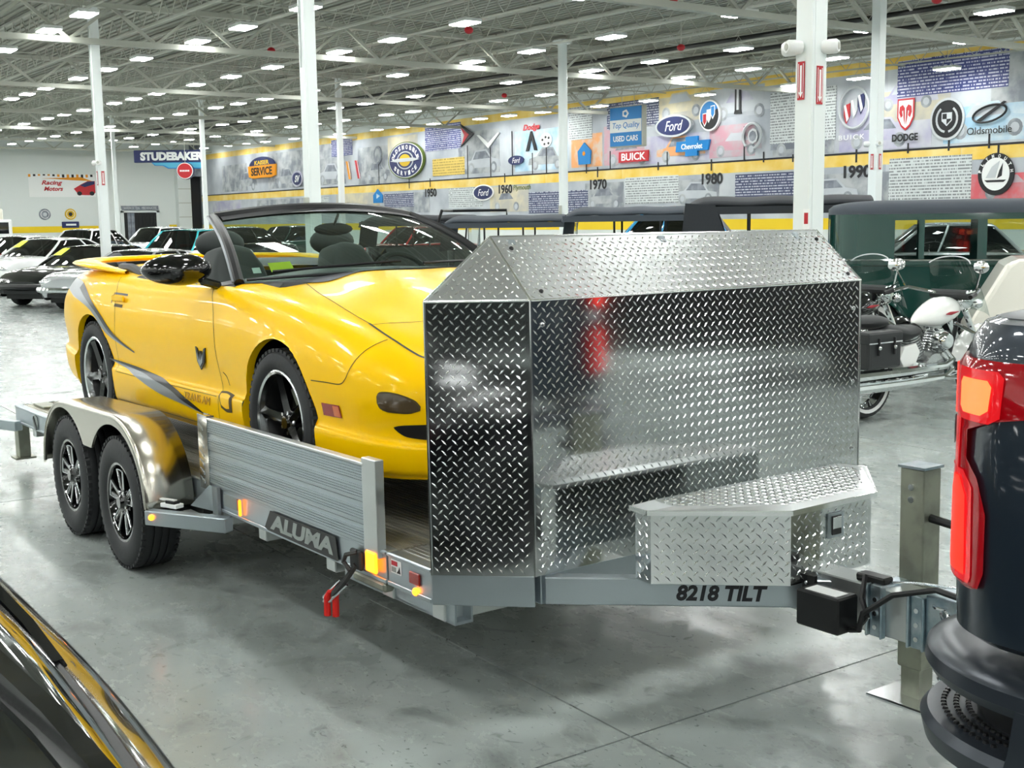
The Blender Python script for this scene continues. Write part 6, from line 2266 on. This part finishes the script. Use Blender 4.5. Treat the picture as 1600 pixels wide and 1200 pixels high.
# small cream vehicle between the motorcycle and the green sedan
e = empty('cream_car', (-7.03, 11.45, 0), (0, 0, .65))
tag(e, 'small cream white car with steep back beyond the motorcycle', 'car')
pr = [(-.75, .32), (-.78, .55), (-.7, .72), (-.42, 1.22), (-.3, 1.27), (.25, 1.28), (.5, .98), (.85, .9), (.92, .6), (.92, .32)]
MB().prism(pr, -.6, .6, lambda u, v, ww: (u, ww * (1.0 if v < .95 else .9), v)).build('body', 'paint_cream', e, bevel=.06, seg=3)
for s in (-1, 1):
    MB().prism([(-.12, .98), (-.08, 1.18), (.2, 1.19), (.38, .98)], .0, .02, lambda u, v, ww: (u, s * (.57 + ww - .08 * (v - 1)), v)).build('side_window', 'glass_black', e)
    for wx in (-.42, .58):
        wheel('wheel', e, (wx, s * .54, .26), .26, .13, .16, 'chrome', -s)

# ================================================================== motorcycle
mat('bike_white', '#eceeea', .22, 0, coat=1.0)
mat('engine_alu', '#b9bdbd', .25, .9)
mk_ = empty('motorcycle', (-6.66, 8.2, 0), (0, 0, PI / 2 + .02))
tag(mk_, 'white and chrome cruiser motorcycle with saddlebag and clear windscreen', 'motorcycle')
# local: x forward, right side is -y and faces the camera
WBK = 1.68


def bike_wheel(x, R, wd, nm):
    w_ = empty(nm, (x, 0, R))
    w_.parent = mk_
    MB().lathe([(R - .1, -wd * .35), (R - .06, -wd * .5), (R - .02, -wd * .42), (R, 0), (R - .02, wd * .42), (R - .06, wd * .5), (R - .1, wd * .35)], axis='Y', n=36).build('tyre', 'tyre', w_, True)
    MB().lathe([(R - .085, -wd * .47), (R - .055, -wd * .51)], axis='Y', n=36).build('whitewall', 'white_plastic', w_, True)
    MB().lathe([(R - .1, -wd * .3), (R - .13, 0), (R - .1, wd * .3)], axis='Y', n=36).build('rim', 'chrome', w_, True)
    for k in range(10):
        a = 2 * PI * k / 10
        MB().tube([(.03 * math.cos(a), -.02, .03 * math.sin(a)), ((R - .11) * math.cos(a + .2), 0, (R - .11) * math.sin(a + .2))], .006, 5).build('spoke', 'chrome', w_)
    MB().lathe([(0, -.06), (.05, -.06), (.06, 0), (.05, .06), (0, .06)], axis='Y', n=16).build('hub', 'chrome', w_, True)


bike_wheel(0, .33, .15, 'rear_wheel')
bike_wheel(WBK, .33, .12, 'front_wheel')
fe = lambda cx, R, wd, a0, a1: MB().grid(lambda u, t: (cx + R * math.cos(lerp(a0, a1, u)) * (1 - .04 * (2 * t - 1) ** 2), lerp(-wd / 2, wd / 2, t), .33 + (R - .05 * (2 * t - 1) ** 2) * math.sin(lerp(a0, a1, u))), 16, 6)
fe(0, .4, .22, .1, PI * 1.0).build('rear_fender', 'bike_white', mk_, True)
fe(WBK, .385, .17, .15, PI * .95).build('front_fender', 'bike_white', mk_, True)
tkb = MB().ball((0, 0, 0), 1, 24, 16)
tkb.v = [(x * .31, y * .155 * (1 - .25 * max(0, -x)), z * (.15 if z > 0 else .1) * (1 - .4 * max(0, -x)) + .05 * x) for x, y, z in tkb.v]
tko = tkb.build('fuel_tank', 'bike_white', mk_, True)
tko.location = (.98, 0, .83)
MB().tube([(.12, -.157, .03), (.0, -.16, .02), (-.06, -.155, .015)], [.004, .016, .003], 6).build('tank_emblem', 'seat_red', tko, True)
q = MB().ball((0, 0, 0), 1, 20, 12)
q.v = [(x * .3, y * .17, z * .07 + .06 * abs(x) * (1 if x < 0 else .3)) for x, y, z in q.v]
q.build('rider_seat', 'leather', mk_, True).location = (.42, 0, .7)
q = MB().ball((0, 0, 0), 1, 20, 12)
q.v = [(x * .22, y * .14, z * .06) for x, y, z in q.v]
q.build('passenger_seat', 'leather', mk_, True).location = (.05, 0, .82)
for s in (-1, 1):
    sb = MB().box(-.32, .12, -.08, .08, -.14, .15).build('saddlebag', 'leather', mk_, bevel=.05, seg=3)
    sb.location = (0, s * .22, .6)
    MB().box(-.33, .13, -.09, .09, .07, .17).build('bag_lid', 'leather', sb, bevel=.04, seg=3)
    for x in (-.2, 0):
        MB().tube([(x, s * .092, .12), (x, s * .095, -.02)], .012, 6).build('bag_strap', 'satin_black', sb)
        MB().ball((x, s * .1, .04), .018, 10, 6).build('bag_buckle', 'machined', sb, True)
    MB().tube([(-.31, s * .085, .08), (.11, s * .085, .08)], .006, 5).build('bag_stitching', 'logo_silver', sb)
    MB().prism([(.3, .5), (.36, .6), (.52, .62), (.58, .54), (.52, .44), (.36, .42)], .1, .15, lambda u, v, ww: (u, s * ww, v)).build('side_cover', 'bike_white', mk_, bevel=.015, seg=2)
    MB().tube([(1.28, s * .1, .86), (1.45, s * .1, .6), (WBK, s * .1, .33)], [.028, .028, .035], 10).build('fork_leg', 'chrome', mk_, True)
    MB().tube([(1.22, 0, .98), (1.18, s * .18, 1.02), (1.08, s * .36, 1.06), (.94, s * .42, 1.03)], .016, 8).build('handlebar', 'chrome', mk_, True)
    MB().tube([(.94, s * .42, 1.03), (.84, s * .44, 1.01)], .02, 8).build('grip', 'satin_black', mk_, True)
    MB().tube([(1.04, s * .36, 1.07), (1.0, s * .42, 1.2)], .008, 6).build('mirror_stem', 'chrome', mk_, True)
    mo = MB().ball((0, 0, 0), 1, 16, 10)
    mo.v = [(x * .03, y * .075, z * .055) for x, y, z in mo.v]
    mo.build('mirror', 'chrome', mk_, True).location = (.98, s * .44, 1.26)
    MB().ball((1.32, s * .2, .92), .045, 12, 8).build('turn_signal', 'chrome', mk_, True)
    MB().tube([(.6, s * .1, .32), (.95, s * .28, .3), (1.05, s * .3, .3)], .018, 6).build('foot_rest', 'chrome', mk_, True)
    MB().tube([(1.2, s * .05, .75), (1.3, s * .28, .62), (1.25, s * .3, .38), (1.05, s * .1, .3)], .017, 8).build('engine_guard', 'chrome', mk_, True)
for k, zz_ in enumerate((.3, .4)):
    MB().tube([(.95, -.1, .5 + .06 * k), (1.02, -.17, .36 + .08 * k), (.85, -.2, zz_), (.3, -.22, zz_), (-.45, -.23, zz_ + .01)], [.028, .03, .034, .045, .05], 10).build('exhaust_pipe', 'chrome', mk_, True)
for a, x in ((.42, .88), (-.42, .72)):
    cyl = MB()
    for k in range(9):
        t = k / 8
        r = .085
        cyl.lathe([(.05, 0), (r, 0), (r, .014), (.05, .014)], (0, 0, .03 + t * .2), 'Z', 16)
    co = cyl.build('cylinder', 'engine_alu', mk_, True)
    co.location = (x, 0, .45)
    co.rotation_euler = (0, a, 0)
    MB().ball((0, 0, .26), .1, 14, 8, (1, .9, .5)).build('rocker_cover', 'chrome', co, True)
MB().lathe([(0, -.16), (.13, -.15), (.15, -.1), (.15, .1), (.13, .15), (0, .16)], (.8, 0, .38), 'Y', 22).build('crankcase', 'engine_alu', mk_, True)
MB().lathe([(0, -.2), (.09, -.19), (.1, -.16), (.1, -.1)], (.55, 0, .36), 'Y', 18).build('gearbox_cover', 'chrome', mk_, True)
MB().lathe([(0, -.24), (.06, -.24), (.085, -.2), (.085, -.12)], (.86, 0, .62), 'Y', 18).build('air_cleaner', 'chrome', mk_, True)
MB().tube([(1.25, 0, .95), (1.3, 0, .7), (1.15, 0, .3), (.5, 0, .25), (.1, 0, .5), (.3, 0, .68), (1.2, 0, .86)], .022, 8).build('frame', 'satin_black', mk_, True)
MB().lathe([(0, .12), (.06, .11), (.09, .05), (.085, -.03), (.04, -.1), (0, -.11)], (1.38, 0, .93), 'X', 18).build('headlamp', 'chrome', mk_, True)
q = MB().grid(lambda u, t: (1.36 - .22 * t + .08 * math.cos(lerp(-1.2, 1.2, u)), .3 * math.sin(lerp(-1.2, 1.2, u)) * (1 - .25 * t * t), lerp(.86, 1.34, t) - .06 * (2 * u - 1) ** 2), 16, 10)
q.build('windscreen', 'clear_shield', mk_, True)
MB().tube([(1.36 - .22 + .08 * math.cos(a), .3 * math.sin(a) * .75, 1.34 - .06 * (a / 1.2) ** 2) for a in [lerp(-1.2, 1.2, k / 14) for k in range(15)]], .006, 5).build('windscreen_edge', 'logo_silver', mk_, True)
MB().tube([(1.2, -.2, 1.0), (1.22, .2, 1.0)], .045, 10).build('handlebar_bag', 'leather', mk_, True)
MB().ball((-.42, 0, .62), .05, 12, 8, (.7, 1.4, .8)).build('tail_lamp', 'red_lens', mk_, True)
# second motorcycle, mostly hidden
m2 = copy_tree(mk_)
m2.location = (-7.6, 8.35, 0)
m2.rotation_euler = (0, 0, PI / 2 + .06)
m2['label'] = 'second motorcycle with clear windscreen parked between the white motorcycle and the green sedan'
for ch in m2.children:
    if ch.name.split('.')[0] in ('fuel_tank', 'front_fender', 'rear_fender', 'side_cover'):
        me = ch.data.copy()
        me.materials.clear()
        me.materials.append(MATS['paint_black'])
        ch.data = me

# out-of-view cars the guard mirrors; van and soft top added to darken it
e = empty('unseen_van', (3.9, 10.2, 0), (0, 0, 2.35))
tag(e, 'unseen black panel van past the pickup, added to darken the guard front reflection', 'van')
mat('paint_matte_black', '#0d0e10', .5)
vp = [(-2.4, .4), (-2.4, 2.1), (-2.2, 2.2), (1.1, 2.2), (1.5, 2.0), (2.0, 1.25), (2.9, 1.1), (3.0, .9), (3.0, .4)]
MB().prism(vp, -.95, .95, lambda u, v, ww: (u, ww, v)).build('body', 'paint_matte_black', e, bevel=.08, seg=3)
for s in (-1, 1):
    MB().prism([(1.0, 1.35), (1.0, 1.9), (1.35, 1.88), (1.72, 1.35)], .95, .96, lambda u, v, ww: (u, s * ww, v)).build('side_window', 'glass_black', e)
    MB().ball((2.95, s * .65, .85), .12, 12, 8, (.5, 1, 1)).build('headlamp', 'chrome', e, True)
    for wx in (-1.5, 2.0):
        wheel('wheel', e, (wx, s * .86, .36), .36, .2, .22, 'black', -s)
MB().prism([(-.75, 1.35), (.75, 1.35), (.68, 1.95), (-.68, 1.95)], 0, .01, lambda u, v, ww: (lerp(1.93, 1.56, (v - 1.35) / .6) + .06 + ww, u, v)).build('windscreen', 'glass_black', e)
MB().tube([(2.95, -.9, .5), (3.05, 0, .5), (2.95, .9, .5)], .06, 8).build('bumper', 'trim_black', e, True)
vintage('unseen black soft top prewar car behind the panel van, added to darken guard reflections', (5.6, 15.6, 0), 2.35, 'paint_black', 'cloth_dark', 'curtain', 1.95)
vintage('black prewar sedan mirrored in the side panel of the checker plate guard', (2.6, -4.6, 0), .65, 'paint_black', 'cloth_dark', 'sedan', 1.9)
